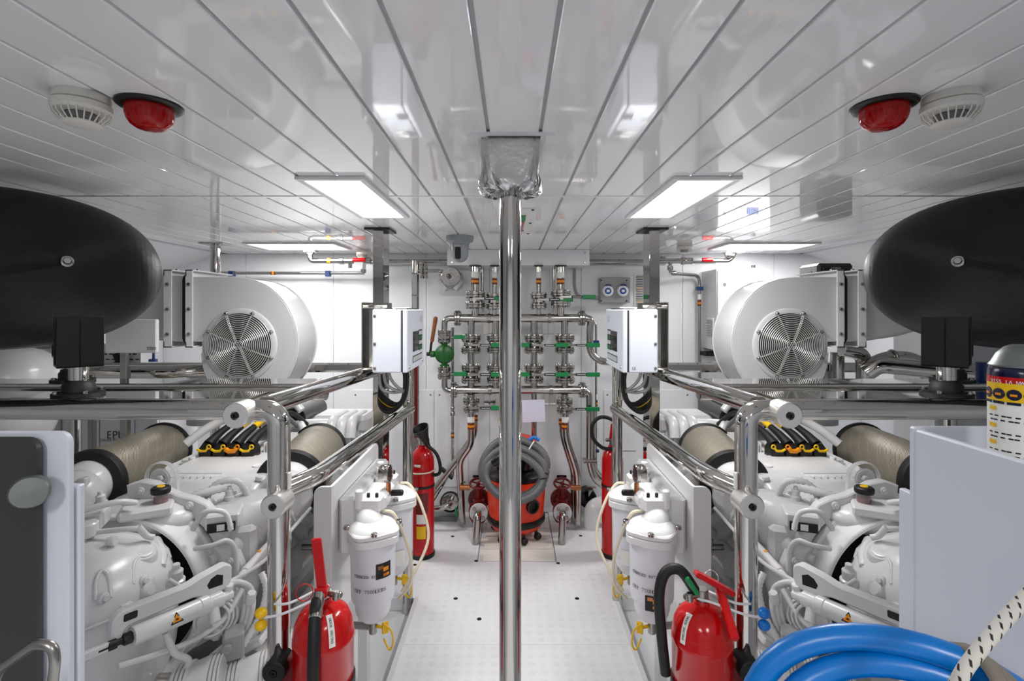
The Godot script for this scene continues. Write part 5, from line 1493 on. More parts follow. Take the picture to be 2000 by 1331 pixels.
func manifold() -> void:
	var z := 3.72
	var S: StandardMaterial3D = M.steel
	var U := Vector3.UP
	var t := thing("valve_manifold", "polished steel valve manifold with green lever grips on the back wall", "manifold", V(0.03, 0.2, z))
	var yu := EYE - (622 - 604) * z / 1000.0
	var yl := EYE - (762 - 604) * z / 1000.0
	var X := Vector3(1, 0, 0)
	part(t, "header_pipe", G.new().tube([P(893, 622, z), P(1146, 622, z)], 0.031, 28), S)
	part(t, "header_pipe", G.new().tube([P(885, 762, z), P(1146, 762, z)], 0.03, 28), S)
	for q in [[894, 622], [1136, 622], [887, 762], [1137, 762]]:
		var g := G.new()
		flange(g, P(q[0], q[1], z) + X * 0.009, X, 0.058, 0.014)
		flange(g, P(q[0], q[1], z) - X * 0.009, X, 0.058, 0.014)
		part(t, "end_flange", g, S)
	# columns of valves between the headers
	for x in [920, 968, 1043, 1103]:
		var c := P(x, 0, z)
		part(t, "riser", G.new().tube([Vector3(c.x, yl, -z), Vector3(c.x, yu, -z)], 0.026, 20), S)
		ball_valve(t, Vector3(c.x, EYE - 0.068 * z, -z), 0.073 if x != 968 else 0.066, 0.088, 1, -0.004)
		ball_valve(t, Vector3(c.x, EYE - 0.126 * z, -z), 0.073 if x != 968 else 0.066, 0.088, 1, 0.002)
	# top valves and marked risers to the soffit
	for q in [[928, 586, 0.074, 0.028, 1], [966, 589, 0.06, 0.018, 0], [1052, 588, 0.06, 0.018, 1], [1095, 583, 0.074, 0.028, 1]]:
		var c := P(q[0], q[1], z)
		ball_valve(t, c, q[2], 0.075, q[4], 0.008)
		part(t, "top_riser", G.new().tube([Vector3(c.x, yu, -z), Vector3(c.x, 1.918, -z)], q[3], 20), S)
		part(t, "riser_collar", G.new().lathe(Vector3(c.x, 1.906, -z), U, [[q[3], 0], [q[3] + 0.016, 0.004], [q[3] + 0.016, 0.012]], 24), M.dark_steel)
		tape(t, Vector3(c.x, EYE + (604 - 556) * z / 1000.0, -z), q[3])
	for q in [942, 1082]:
		part(t, "thin_riser", G.new().tube([P(q, 610, z + 0.1), P(q, 522, z + 0.1)], 0.012, 12), S)
	# pipe clamps and wall brackets on the headers
	for q in [[955, 622], [1073, 622], [957, 762], [1076, 762]]:
		var c := P(q[0], q[1], z)
		part(t, "pipe_clamp", G.new().lathe(c - X * 0.012, X, [[0.031, 0], [0.035, 0.001], [0.035, 0.023], [0.031, 0.024]], 28).box(c + Vector3(0, -0.004, 0.037), Vector3(0.024, 0.026, 0.012), 0.003), M.steel_satin)
		part(t, "wall_bracket", G.new().box(c + Vector3(-0.004, -0.07, -0.05), Vector3(0.085, 0.1, 0.006), 0.001).box(c + Vector3(-0.004, -0.115, -0.15), Vector3(0.085, 0.008, 0.24), 0.001).box(c + Vector3(-0.004, -0.05, -0.15), Vector3(0.008, 0.13, 0.24), 0.001), M.steel)
	# lower valves and the pipes that leave for the floor
	for q in [[920, 791, 0.06, 1], [1103, 793, 0.06, 1]]:
		ball_valve(t, P(q[0], q[1], z), q[2], 0.06, q[3], -0.012)
	part(t, "drain_stub", G.new().tube([P(1043, 768, z), P(1043, 870, z), P(1050, 905, z + 0.05)], 0.02, 16), S)
	part(t, "down_pipe", G.new().tube(fil([P(920, 770, z), P(920, 868, z), P(897, 900, z), P(903, 1023, z + 0.05)], 0.05), 0.026, 20), S)
	part(t, "down_pipe", G.new().tube(fil([P(1103, 770, z), P(1105, 855, z), P(1128, 925, z), P(1128, 1024, z)], 0.06), 0.026, 20), S)
	part(t, "branch_pipe", G.new().tube(fil([P(927, 775, z + 0.09), P(927, 850, z + 0.09), P(880, 915, z + 0.09), P(838, 985, z + 0.12)], 0.06), 0.024, 18), S)
	part(t, "branch_pipe", G.new().tube(fil([P(917, 870, z), P(890, 905, z + 0.02), P(845, 962, z + 0.02), P(831, 977, z + 0.1)], 0.05), 0.024, 18), S)
	part(t, "branch_pipe", G.new().tube(fil([P(1096, 775, z + 0.09), P(1098, 850, z + 0.09), P(1120, 920, z + 0.09), P(1120, 1020, z + 0.1)], 0.06), 0.022, 18), S)
	part(t, "branch_clamp", G.new().box(P(873, 925, z + 0.04), Vector3(0.11, 0.02, 0.05), 0.003, Basis(Vector3(0, 0, 1), -0.7)), M.dark_steel)
	tape(t, P(920, 838, z), 0.026)
	tape(t, P(927, 822, z + 0.09), 0.024)
	tape(t, P(1104, 838, z), 0.026)
	tape(t, P(1097, 830, z + 0.09), 0.022)
	# elbow, pipe and flange towards the right
	part(t, "return_elbow", G.new().tube(fil([P(1143, 622, z), P(1154, 624, z), P(1152, 650, z), P(1152, 690, z), P(1175, 708, z), P(1215, 706, z)], 0.07, 8), 0.026, 20), S)
	part(t, "thin_pipe", G.new().tube(fil([P(1146, 626, z + 0.12), P(1164, 630, z + 0.12), P(1164, 900, z + 0.12), P(1166, 925, z + 0.12), P(1185, 945, z + 0.16)], 0.04), 0.0085, 12), S)
	tape(t, P(1165, 794, z + 0.12), 0.0085)
	part(t, "side_pipe", G.new().tube(fil([P(1143, 764, z), P(1151, 770, z), P(1151, 905, z), P(1160, 935, z), P(1185, 955, z + 0.1)], 0.07, 8), 0.024, 20), S)
	part(t, "side_pipe", G.new().tube(fil([P(1158, 800, z + 0.1), P(1158, 915, z + 0.1), P(1185, 945, z + 0.16)], 0.07, 8), 0.022, 20), S)
	part(t, "side_clamp", G.new().box(P(1152, 900, z), Vector3(0.1, 0.02, 0.08), 0.004), M.steel_satin)
	for y in [668, 881]: part(t, "pipe_clip", G.new().box(P(1164, y, z + 0.12), Vector3(0.045, 0.022, 0.03), 0.004), M.blue_clip)
	# left end elbows joined through the hand pump's valves
	part(t, "pump_elbow", G.new().tube(fil([P(893, 622, z), P(868, 622, z), P(868, 655, z)], 0.055, 8), 0.022, 18), S)
	part(t, "pump_elbow", G.new().tube(fil([P(887, 764, z), P(868, 762, z), P(868, 725, z)], 0.055, 8), 0.022, 18), S)
	ball_valve(t, P(868, 657, z), 0.05, 0.05, 0.62, -0.004)
	ball_valve(t, P(868, 728, z), 0.05, 0.05, 0.62, -0.004)
	part(t, "left_thin_pipe", G.new().tube([P(884, 640, z + 0.1), P(884, 930, z + 0.12)], 0.011, 12), S)
	part(t, "thin_pipe_union", G.new().hexa(P(884, 812, z + 0.1), U, 0.02, 0.03).hexa(P(884, 800, z + 0.1), U, 0.016, 0.02), S)
	tape(t, P(884, 856, z + 0.115), 0.011)
	# hand pump
	var pc := P(868, 692, z)
	var hp := thing("hand_pump", "green hand pump with a wooden handle at the manifold end", "hand pump", pc)
	var F := Vector3(0, 0, 1)
	part(hp, "body", G.new().lathe(pc, Vector3(0.25, 0, 1), [[0, -0.05], [0.055, -0.05], [0.062, -0.04], [0.062, -0.015], [0.07, -0.012], [0.07, 0.012], [0.062, 0.015], [0.058, 0.035], [0.03, 0.045], [0, 0.045]], 32), M.green_paint)
	part(hp, "neck", G.new().lathe(pc - U * 0.09, U, [[0.036, 0], [0.036, 0.012], [0.022, 0.018], [0.022, 0.162], [0.036, 0.168], [0.036, 0.18]], 20), M.green_paint)
	part(hp, "spindle", G.new().cyl(pc - X * 0.125, pc - X * 0.04, 0.012, 12).hexa(pc - X * 0.1, X, 0.026, 0.03), M.green_paint)
	part(hp, "ribs", G.new().box(pc + F * 0.02, Vector3(0.012, 0.13, 0.06), 0.004), M.green_paint)
	part(hp, "crank_arm", G.new().cyl(pc + Vector3(-0.105, -0.005, 0), pc + Vector3(-0.088, 0.11, 0.02), 0.009, 10).cyl(pc - X * 0.128, pc - X * 0.095, 0.015, 10), M.dark_steel)
	part(hp, "wooden_handle", G.new().lathe(pc + Vector3(-0.088, 0.09, 0.02), Vector3(0.16, 1, 0.02), [[0.011, 0], [0.014, 0.008], [0.0145, 0.1], [0.017, 0.16], [0.015, 0.178], [0.007, 0.185], [0, 0.186]], 18), M.handle_wood)
	# sheet of paper tucked behind the lower header
	single("paper_sheet", "blank white paper sheet hanging beside the pillar above the vacuum", "paper", G.new().box(P(1042, 803, 3.696), Vector3(0.165, 0.16, 0.0015), 0.0, Basis(F, 0.03)), M.paper, P(1042, 824, 3.696))
	# small dark mirror plate seen between the pipes
	single("wall_socket", "small dark wall socket plate left of the pillar under the manifold", "socket", G.new().box(P(957, 780, 4.0), Vector3(0.08, 0.075, 0.02), 0.004), M.dark_steel, P(957, 780, 4.0))

func wall_left_items() -> void:
	var z := 3.92
	var S: StandardMaterial3D = M.steel
	var X := Vector3(1, 0, 0)
	var U := Vector3.UP
	var F := Vector3(0, 0, 1)
	# compressed air line along the back wall
	var t := thing("air_line", "thin steel air line with red valve above the left blower", "pipe", P(620, 520, z))
	part(t, "ceiling_flange", G.new().lathe(P(606, 493, z - 0.2), Vector3.DOWN, [[0.055, -0.012], [0.055, 0.0], [0.03, 0.004], [0.03, 0.01]], 24), S)
	part(t, "upper_pipe", G.new().tube(fil([P(606, 494, z - 0.2), P(606, 510, z - 0.2), P(665, 510, z - 0.2)], 0.05, 8), 0.0185, 16), S)
	part(t, "marking", G.new().tube([P(640, 510, z - 0.2), P(646, 510, z - 0.2)], 0.0192, 16), M.amber)
	part(t, "valve", G.new().hexa(P(664, 510, z - 0.2), X, 0.028, 0.03).cyl(P(672, 510, z - 0.2), P(690, 510, z - 0.2), 0.022, 14).hexa(P(684, 516, z - 0.2), Vector3.DOWN, 0.014, 0.03), S)
	part(t, "red_handle", G.new().cyl(P(689, 508, z - 0.22), P(714, 508, z - 0.22), 0.016, 12), M.red_paint)
	part(t, "joint", G.new().tube([P(712, 510, z - 0.2), P(724, 510, z - 0.2)], 0.026, 14).tube([P(712, 510, z - 0.2), P(710, 532, z - 0.1)], 0.013, 10).hexa(P(710, 526, z - 0.12), Vector3.DOWN, 0.02, 0.03), S)
	part(t, "lower_pipe", G.new().tube([P(712, 534, z), P(420, 534, z)], 0.0125, 14), S)
	part(t, "pipe_clip", G.new().box(P(453, 535, z), Vector3(0.045, 0.04, 0.04), 0.004), M.blue_clip)
	part(t, "pipe_clip", G.new().box(P(641, 535, z), Vector3(0.04, 0.045, 0.04), 0.004), M.blue_clip)
	part(t, "marking", G.new().tube([P(529, 534, z), P(533, 534, z)], 0.0132, 14).tube([P(535, 534, z), P(539, 534, z)], 0.0132, 14), M.brown_tape)
	part(t, "marking", G.new().tube([P(532, 534, z), P(536, 534, z)], 0.0134, 14), M.amber)
	# round pillar behind the blower
	var pc := P(421, 520, 3.4)
	var p := thing("round_post", "chrome round post at the ceiling behind the left blower", "post", Vector3(pc.x, 0, pc.z))
	part(p, "tube", G.new().tube([Vector3(pc.x, 0, pc.z), Vector3(pc.x, CEIL, pc.z)], 0.033, 20), M.chrome)
	part(p, "ceiling_plate", G.new().box(Vector3(pc.x, CEIL - 0.004, pc.z), Vector3(0.16, 0.008, 0.12), 0.002), M.steel)
	# long pipe under the ceiling and the sounding pipe with level gauge
	var lp := thing("ceiling_pipe", "long polished pipe running under the ceiling along the back wall", "pipe", P(1000, 512, 3.95))
	part(lp, "tube", G.new().tube([P(720, 512, 3.97), P(1300, 512, 3.97)], 0.02, 16), S)
	var gp := P(811, 510, 3.78)
	var g := thing("level_pipe", "upright steel pipe with a red level gauge left of the manifold", "pipe", Vector3(gp.x, 0, gp.z))
	part(g, "tube", G.new().tube([Vector3(gp.x, 0, gp.z), Vector3(gp.x, EYE + 0.094 * 3.78, gp.z)], 0.0285, 24), S)
	part(g, "gauge_glass", G.new().box(Vector3(gp.x + 0.012, 1.03, gp.z + 0.038), Vector3(0.024, 0.74, 0.012), 0.002), M.dark_red)
	part(g, "gauge_scale", G.new().box(Vector3(gp.x + 0.006, 1.63, gp.z + 0.036), Vector3(0.03, 0.44, 0.01), 0.002), M.cable_grey)
	for y in [0.7, 0.95, 1.2, 1.45, 1.7, 1.86]:
		part(g, "gauge_clip", G.new().box(Vector3(gp.x + 0.006, y, gp.z + 0.034), Vector3(0.05, 0.012, 0.02), 0.002), M.steel)
	# flanged branch near the camera dome
	var b := part(g, "branch", G.new().tube(fil([Vector3(gp.x, EYE + 0.074 * 3.78, gp.z), P(862, 530, 3.78), P(878, 541, 3.7)], 0.03), 0.016, 16), S)
	var fg := G.new()
	flange(fg, P(829, 530, 3.78) - X * 0.012, X, 0.06, 0.014, 4)
	flange(fg, P(829, 530, 3.78) + X * 0.01, X, 0.06, 0.014, 4)
	part(g, "flange", fg, S)
	var f2 := thing("flanged_outlet", "round bolted flange on a folded steel plate under the dome camera", "flange", P(882, 545, 3.75))
	var fg2 := G.new()
	flange(fg2, P(880, 541, 3.72), Vector3(0.15, -0.1, 1).normalized(), 0.068, 0.016, 4)
	flange(fg2, P(881, 541, 3.75), Vector3(0.15, -0.1, 1).normalized(), 0.068, 0.016, 4)
	part(f2, "flange", fg2, S)
	part(f2, "green_gasket", G.new().box(P(892, 536, 3.78), Vector3(0.05, 0.05, 0.02), 0.004, Basis(F, 0.6)), M.green_paint)
	part(f2, "plate", G.new().box(P(881, 552, 3.9), Vector3(0.19, 0.16, 0.008), 0.002).box(P(865, 557, 3.86), Vector3(0.09, 0.03, 0.08), 0.004, Basis(F, -0.9)).box(P(896, 557, 3.86), Vector3(0.09, 0.03, 0.08), 0.004, Basis(F, 0.9)), M.white_satin)
	part(f2, "neck", G.new().tube([P(881, 541, 3.75), P(881, 543, 4.03)], 0.03, 14), S)
	# white starboard box, cable tray, cabinet below
	var sb := thing("junction_box", "white junction box lettered STBD under the left silencer", "junction box", P(257, 690, 2.25))
	part(sb, "housing", G.new().bb(P(205, 0, 2.25).x, P(305, 0, 2.25).x, EYE - 0.086 * 2.25, EYE - 0.02 * 2.25, 2.25, 2.272, 0.004), M.white_satin)
	part(sb, "bracket", G.new().bb(-1.75, -1.72, 1.335, 1.42, 2.28, 2.3, 0.003).bb(-1.75, -1.72, -0.069, 1.34, 2.28, 2.31, 0.003), M.steel_satin)
	words(sb, "lettering", "STBD", 0.013, P(296, 681, 2.2475), X, U, M.print_black)
	var tr := thing("cable_tray", "white perforated cable tray behind the left silencer mounts", "cable tray", P(185, 715, 2.88))
	part(tr, "back", G.new().bb(P(60, 0, 2.88).x, P(275, 0, 2.88).x, EYE - 0.138 * 2.88, EYE - 0.078 * 2.88, 2.88, 2.886, 0.001), M.white_satin)
	var sl := G.new()
	for i in 18:
		for j in 4:
			var q := P(66 + i * 11.6 + (5 if j % 2 else 0), 692 + j * 10.5, 2.878)
			sl.box(q, Vector3(0.02, 0.006, 0.002), 0.0)
	part(tr, "slots", sl, M.print_black)
	part(tr, "tray_leg", G.new().bb(-2.68, -2.65, 0.0, 1.36, 2.89, 2.92, 0.002).bb(-2.4, -2.37, 0.0, 1.36, 2.89, 2.92, 0.002), M.steel_satin)
	part(tr, "cables", G.new().tube(cat([P(232, 690, 2.84), P(240, 715, 2.84), P(236, 745, 2.84), P(230, 800, 2.84)], 5), 0.03, 12), M.black_rubber)
	var ep := thing("power_cabinet", "low white cabinet lettered EPU behind the left engine", "cabinet", P(222, 1000, 3.1))
	part(ep, "body", G.new().bb(P(120, 0, 3.1).x, P(308, 0, 3.1).x, 0.0, 1.1, 3.12, 3.5, 0.003), M.white_satin)
	for d in [[121, 193], [195, 262], [264, 307]]:
		part(ep, "door", G.new().bb(P(d[0], 0, 3.1).x, P(d[1], 0, 3.1).x, 0.01, 1.09, 3.1, 3.118, 0.002), M.white_satin)
	words(ep, "lettering", "EPU", 0.045, P(226, 850, 3.096), X, U, M.print_black)
	words(ep, "lettering", "Electric Power Unit", 0.016, P(226, 860, 3.096), X, U, M.print_black)
	# rounded white tank at the edge
	var tc := Vector3(-2.06, 0, -2.12)
	var tk := thing("expansion_tank", "white dome-topped tank behind the left silencer mount", "tank", tc)
	part(tk, "shell", G.new().lathe(tc, U, [[0, 1.0], [0.05, 1.0], [0.12, 1.08], [0.15, 1.16], [0.155, 1.3], [0.15, 1.35], [0.13, 1.395], [0.09, 1.425], [0.05, 1.438], [0, 1.44]], 44), M.white_gloss)
	part(tk, "stand", G.new().cyl(Vector3(tc.x, -0.07, tc.z), Vector3(tc.x, 1.01, tc.z), 0.03, 14), M.white_satin)
	# chrome exhaust pipe, frame to outboard
	single("exhaust_pipe", "chrome pipe slanting up beside the left blower", "pipe", G.new().tube(fil([V(-2.22, 1.285, 2.38), V(-2.0, 1.3, 2.42), V(-1.66, 1.29, 2.5), V(-1.5, 1.29, 2.62)], 0.1), 0.034, 24), M.chrome, V(-2.0, 1.26, 2.42))
	single("wall_conduit", "thin steel conduit with a blue clip beside the STBD box", "pipe", G.new().tube([P(300, 690, 3.28), P(299, 820, 3.28)], 0.008, 10).box(P(299, 706, 3.27), Vector3(0.045, 0.03, 0.03), 0.004), M.blue_clip, P(299, 740, 3.28))
	part(p, "tray_bracket", G.new().bb(pc.x - 0.03, pc.x + 0.03, 1.0, 1.02, 3.4, 3.45, 0.002), S)
	single("panel_cover", "grey sloping side panel with looped cable behind the left tank", "panel", G.new().prism([Vector2(-3.0, 0), Vector2(-2.2, 0), Vector2(-2.42, 0.2), Vector2(-2.6, 0.25), Vector2(-2.74, 0.25)].map(func(p): return Vector2(maxf(p.x, -2.73), 1.28 + p.y)), V(0, 0, 2.95), X, U, 0.02, 0.002), M.side_panel, V(-2.4, 1.28, 2.95))

func wall_right_items() -> void:
	var S: StandardMaterial3D = M.steel
	var X := Vector3(1, 0, 0)
	var U := Vector3.UP
	var F := Vector3(0, 0, 1)
	# socket box
	var z := 3.98
	var t := thing("socket_box", "grey wall box with two round white sockets", "socket box", P(1196, 592, z))
	part(t, "housing", G.new().bb(P(1170, 0, z).x, P(1228, 0, z).x, EYE + 0.012 * z, EYE + 0.061 * z, 3.93, BACK, 0.004), M.cable_grey)
	for x in [1186, 1215]:
		var c := P(x, 569, 3.93)
		var k := part(t, "socket", G.new().lathe(c, F, [[0.042, -0.005], [0.042, 0.03], [0.036, 0.036], [0.028, 0.037], [0.024, 0.036], [0, 0.036]], 28), M.white_satin)
		part(k, "blue_insert", G.new().lathe(c + F * 0.037, F, [[0.025, 0], [0.022, 0.003], [0, 0.003]], 24), M.blue_print)
		part(k, "insert_label", G.new().box(c + F * 0.041, Vector3(0.024, 0.02, 0.002), 0.0), M.sticker_white)
		part(k, "latch", G.new().box(c + Vector3(0, 0.045, 0.02), Vector3(0.03, 0.014, 0.03), 0.003).box(c + Vector3(0.026, 0.04, 0.01), Vector3(0.008, 0.02, 0.02), 0.002), M.blue_clip)
	var cs := G.new()
	for q in [[1174, 548], [1224, 548], [1174, 588], [1224, 588]]: cs.cyl(P(q[0], q[1], 3.93), P(q[0], q[1], 3.925), 0.006, 8)
	part(t, "corner_screws", cs, M.print_black)
	part(t, "cable", G.new().tube(fil([P(1122, 520, 4.0), P(1122, 560, 4.0), P(1128, 580, 4.0), P(1172, 582, 3.98)], 0.08, 8), 0.011, 12), M.cable_grey)
	# chart
	var ch := thing("pipe_chart", "narrow printed colour chart on the back wall", "chart", P(1249, 610, BACK - 0.002))
	part(ch, "sheet", G.new().box(P(1249, 575, BACK - 0.003), Vector3(0.085, 0.32, 0.003), 0.0), M.sticker_white)
	var cols := ["print_black", "blue_print", "amber", "brown_tape", "blue_print", "amber", "seal_grey", "print_black"]
	for i in 22:
		part(ch, "print_row", G.new().box(P(1249, 540 + i * 3.3, BACK - 0.006), Vector3(0.055, 0.005, 0.002), 0.0), M[cols[(i * 3) % 8] if i % 2 else "print_black"])
	# air line
	var a := thing("air_line", "steel air line with red valve that bends down beside the white cabinet", "pipe", P(1370, 520, 3.75))
	part(a, "upper_pipe", G.new().tube(fil([P(1286, 510, 3.72), P(1426, 510, 3.72), P(1434, 494, 3.72)], 0.05, 8), 0.0185, 16), S)
	part(a, "ceiling_flange", G.new().box(P(1434, 494, 3.72), Vector3(0.12, 0.01, 0.1), 0.002).lathe(P(1424, 498, 3.7), F, [[0.03, -0.01], [0.03, 0.012], [0.02, 0.016], [0, 0.016]], 18), S)
	part(a, "union", G.new().tube([P(1287, 510, 3.72), P(1298, 510, 3.72)], 0.034, 18), S)
	part(a, "valve", G.new().hexa(P(1331, 510, 3.72), X, 0.03, 0.028).cyl(P(1336, 510, 3.72), P(1352, 510, 3.72), 0.024, 14), S)
	part(a, "red_handle", G.new().cyl(P(1371, 508, 3.7), P(1392, 508, 3.7), 0.016, 12), M.red_paint)
	part(a, "white_handle", G.new().cyl(P(1352, 508, 3.7), P(1370, 508, 3.7), 0.014, 12), M.cable_grey)
	part(a, "drop_pipe", G.new().tube(fil([P(1309, 512, 3.72), P(1309, 533, 3.75), P(1314, 535, 3.8), P(1366, 538, 3.98), P(1366, 950, 3.98)], 0.07, 8), 0.0135, 14), S)
	part(a, "elbow", G.new().hexa(P(1309, 520, 3.73), Vector3.DOWN, 0.022, 0.03).hexa(P(1312, 534, 3.78), X, 0.02, 0.03), S)
	part(a, "pipe_clip", G.new().box(P(1366, 564, 3.97), Vector3(0.048, 0.028, 0.05), 0.004), M.blue_clip)
	tape(a, P(1366, 598, 3.98), 0.0135)
	# white cabinet with display
	var c := thing("wall_cabinet", "white wall cabinet with small blue display behind the right blower", "cabinet", P(1440, 690, 3.75))
	var x0 := P(1402, 0, 3.72).x
	var x1 := P(1505, 0, 3.72).x
	part(c, "housing", G.new().bb(x0, x1, EYE - 0.082 * 3.72, EYE + 0.079 * 3.72, 3.74, BACK, 0.004), M.white_satin)
	var d := part(c, "door", G.new().bb(x0 + 0.002, x1 - 0.002, EYE - 0.08 * 3.72, EYE + 0.077 * 3.72, 3.72, 3.742, 0.004), M.white_satin)
	part(d, "display_frame", G.new().bb(P(1433, 0, 3.72).x, P(1482, 0, 3.72).x, EYE + 0.03 * 3.72, EYE + 0.054 * 3.72, 3.716, 3.722, 0.001), M.white_satin)
	part(d, "display", G.new().bb(P(1435, 0, 3.72).x, P(1455, 0, 3.72).x, EYE + 0.035 * 3.72, EYE + 0.052 * 3.72, 3.712, 3.718, 0.001), M.screen_blue)
	var kb := G.new()
	for i in 6: kb.bb(P(1458 + i * 4, 0, 3.72).x, P(1460.5 + i * 4, 0, 3.72).x, EYE + 0.036 * 3.72, EYE + 0.051 * 3.72, 3.712, 3.717, 0.0005)
	part(d, "display_keys", kb, M.blue_print)
	part(d, "lock", G.new().lathe(P(1415, 556, 3.72), F, [[0.013, 0], [0.011, 0.006], [0.006, 0.007], [0, 0.004]], 16), M.steel)
	part(c, "hanger", G.new().cyl(P(1471, 524, 3.8), P(1471, 518, 3.8), 0.015, 12), M.steel)
	var ve := part(c, "vent", G.new().bb(x0 - 0.014, x0, EYE - 0.055 * 3.8, EYE - 0.018 * 3.8, 3.78, 3.9, 0.003), M.white_satin)
	var vs := G.new()
	for i in 10: vs.bb(x0 - 0.017, x0 - 0.013, EYE - 0.053 * 3.8 + i * 0.0125, EYE - 0.053 * 3.8 + 0.005 + i * 0.0125, 3.79, 3.89, 0.0)
	part(ve, "louvres", vs, M.seal_grey)
	part(c, "bottom_bracket", G.new().bb(x0 - 0.02, x0 + 0.2, 1.24, 1.27, 3.9, BACK, 0.002), M.dark_steel)
	# dark appliance box high in the corner
	var k := thing("black_charger", "dark grey appliance box high behind the right blower", "appliance", P(1610, 540, 3.3))
	part(k, "housing", G.new().bb(P(1598, 0, 3.2).x, P(1668, 0, 3.2).x, EYE - 0.0, EYE + 0.09 * 3.2, 3.2, 3.42, 0.015), M.dark_steel)
	part(k, "front", G.new().bb(P(1606, 0, 3.2).x, P(1658, 0, 3.2).x, EYE + 0.02, EYE + 0.082 * 3.2, 3.19, 3.202, 0.003), M.black_plastic)
	words(k, "lettering", "CITRUS", 0.013, P(1633, 524, 3.188), X, U, M.key_grey)
	part(k, "shelf", G.new().bb(P(1590, 0, 3.2).x, 2.74, EYE - 0.02, EYE, 3.19, 3.5, 0.002), M.steel_satin)
	# chrome exhaust bends
	var e := thing("exhaust_pipe", "chrome exhaust pipe bends beside the right blower", "pipe", V(2.0, 1.25, 2.4))
	part(e, "bend", G.new().tube(fil([V(1.75, 1.12, 2.55), V(1.75, 1.38, 2.55), V(1.64, 1.4, 2.55)], 0.09, 8), 0.036, 24), M.chrome)
	part(e, "bend", G.new().tube(fil([V(1.66, 1.2, 2.62), V(1.66, 1.38, 2.62)], 0.05), 0.034, 24), M.chrome)
	part(e, "long_pipe", G.new().tube(fil([V(1.66, 1.3, 2.4), V(1.7, 1.34, 2.38), V(2.15, 1.305, 2.245), V(2.22, 1.305, 2.225)], 0.06), 0.038, 24), M.chrome)
	part(e, "long_pipe", G.new().tube(fil([V(1.72, 1.3, 2.5), V(1.8, 1.36, 2.48), V(1.95, 1.36, 2.46), V(2.02, 1.2, 2.44)], 0.08, 8), 0.038, 24), M.chrome)
	part(e, "clamp", G.new().ring(V(1.83, 1.36, 2.47), X, 0.04, 0.006, 24, 8), M.steel_satin)
	single("storage_locker", "plain grey locker standing behind the right silencer", "locker", G.new().bb(2.3, 2.68, -0.069, 1.5, 2.78, 3.1, 0.01), M.side_panel, V(2.5, 0, 2.9))
	single("blue_tin", "small blue tin beside the right silencer mount", "tin", G.new().cyl(V(1.73, 1.337, 1.87), V(1.73, 1.405, 1.87), 0.03, 18), M.blue_clip, V(1.73, 1.337, 1.87))

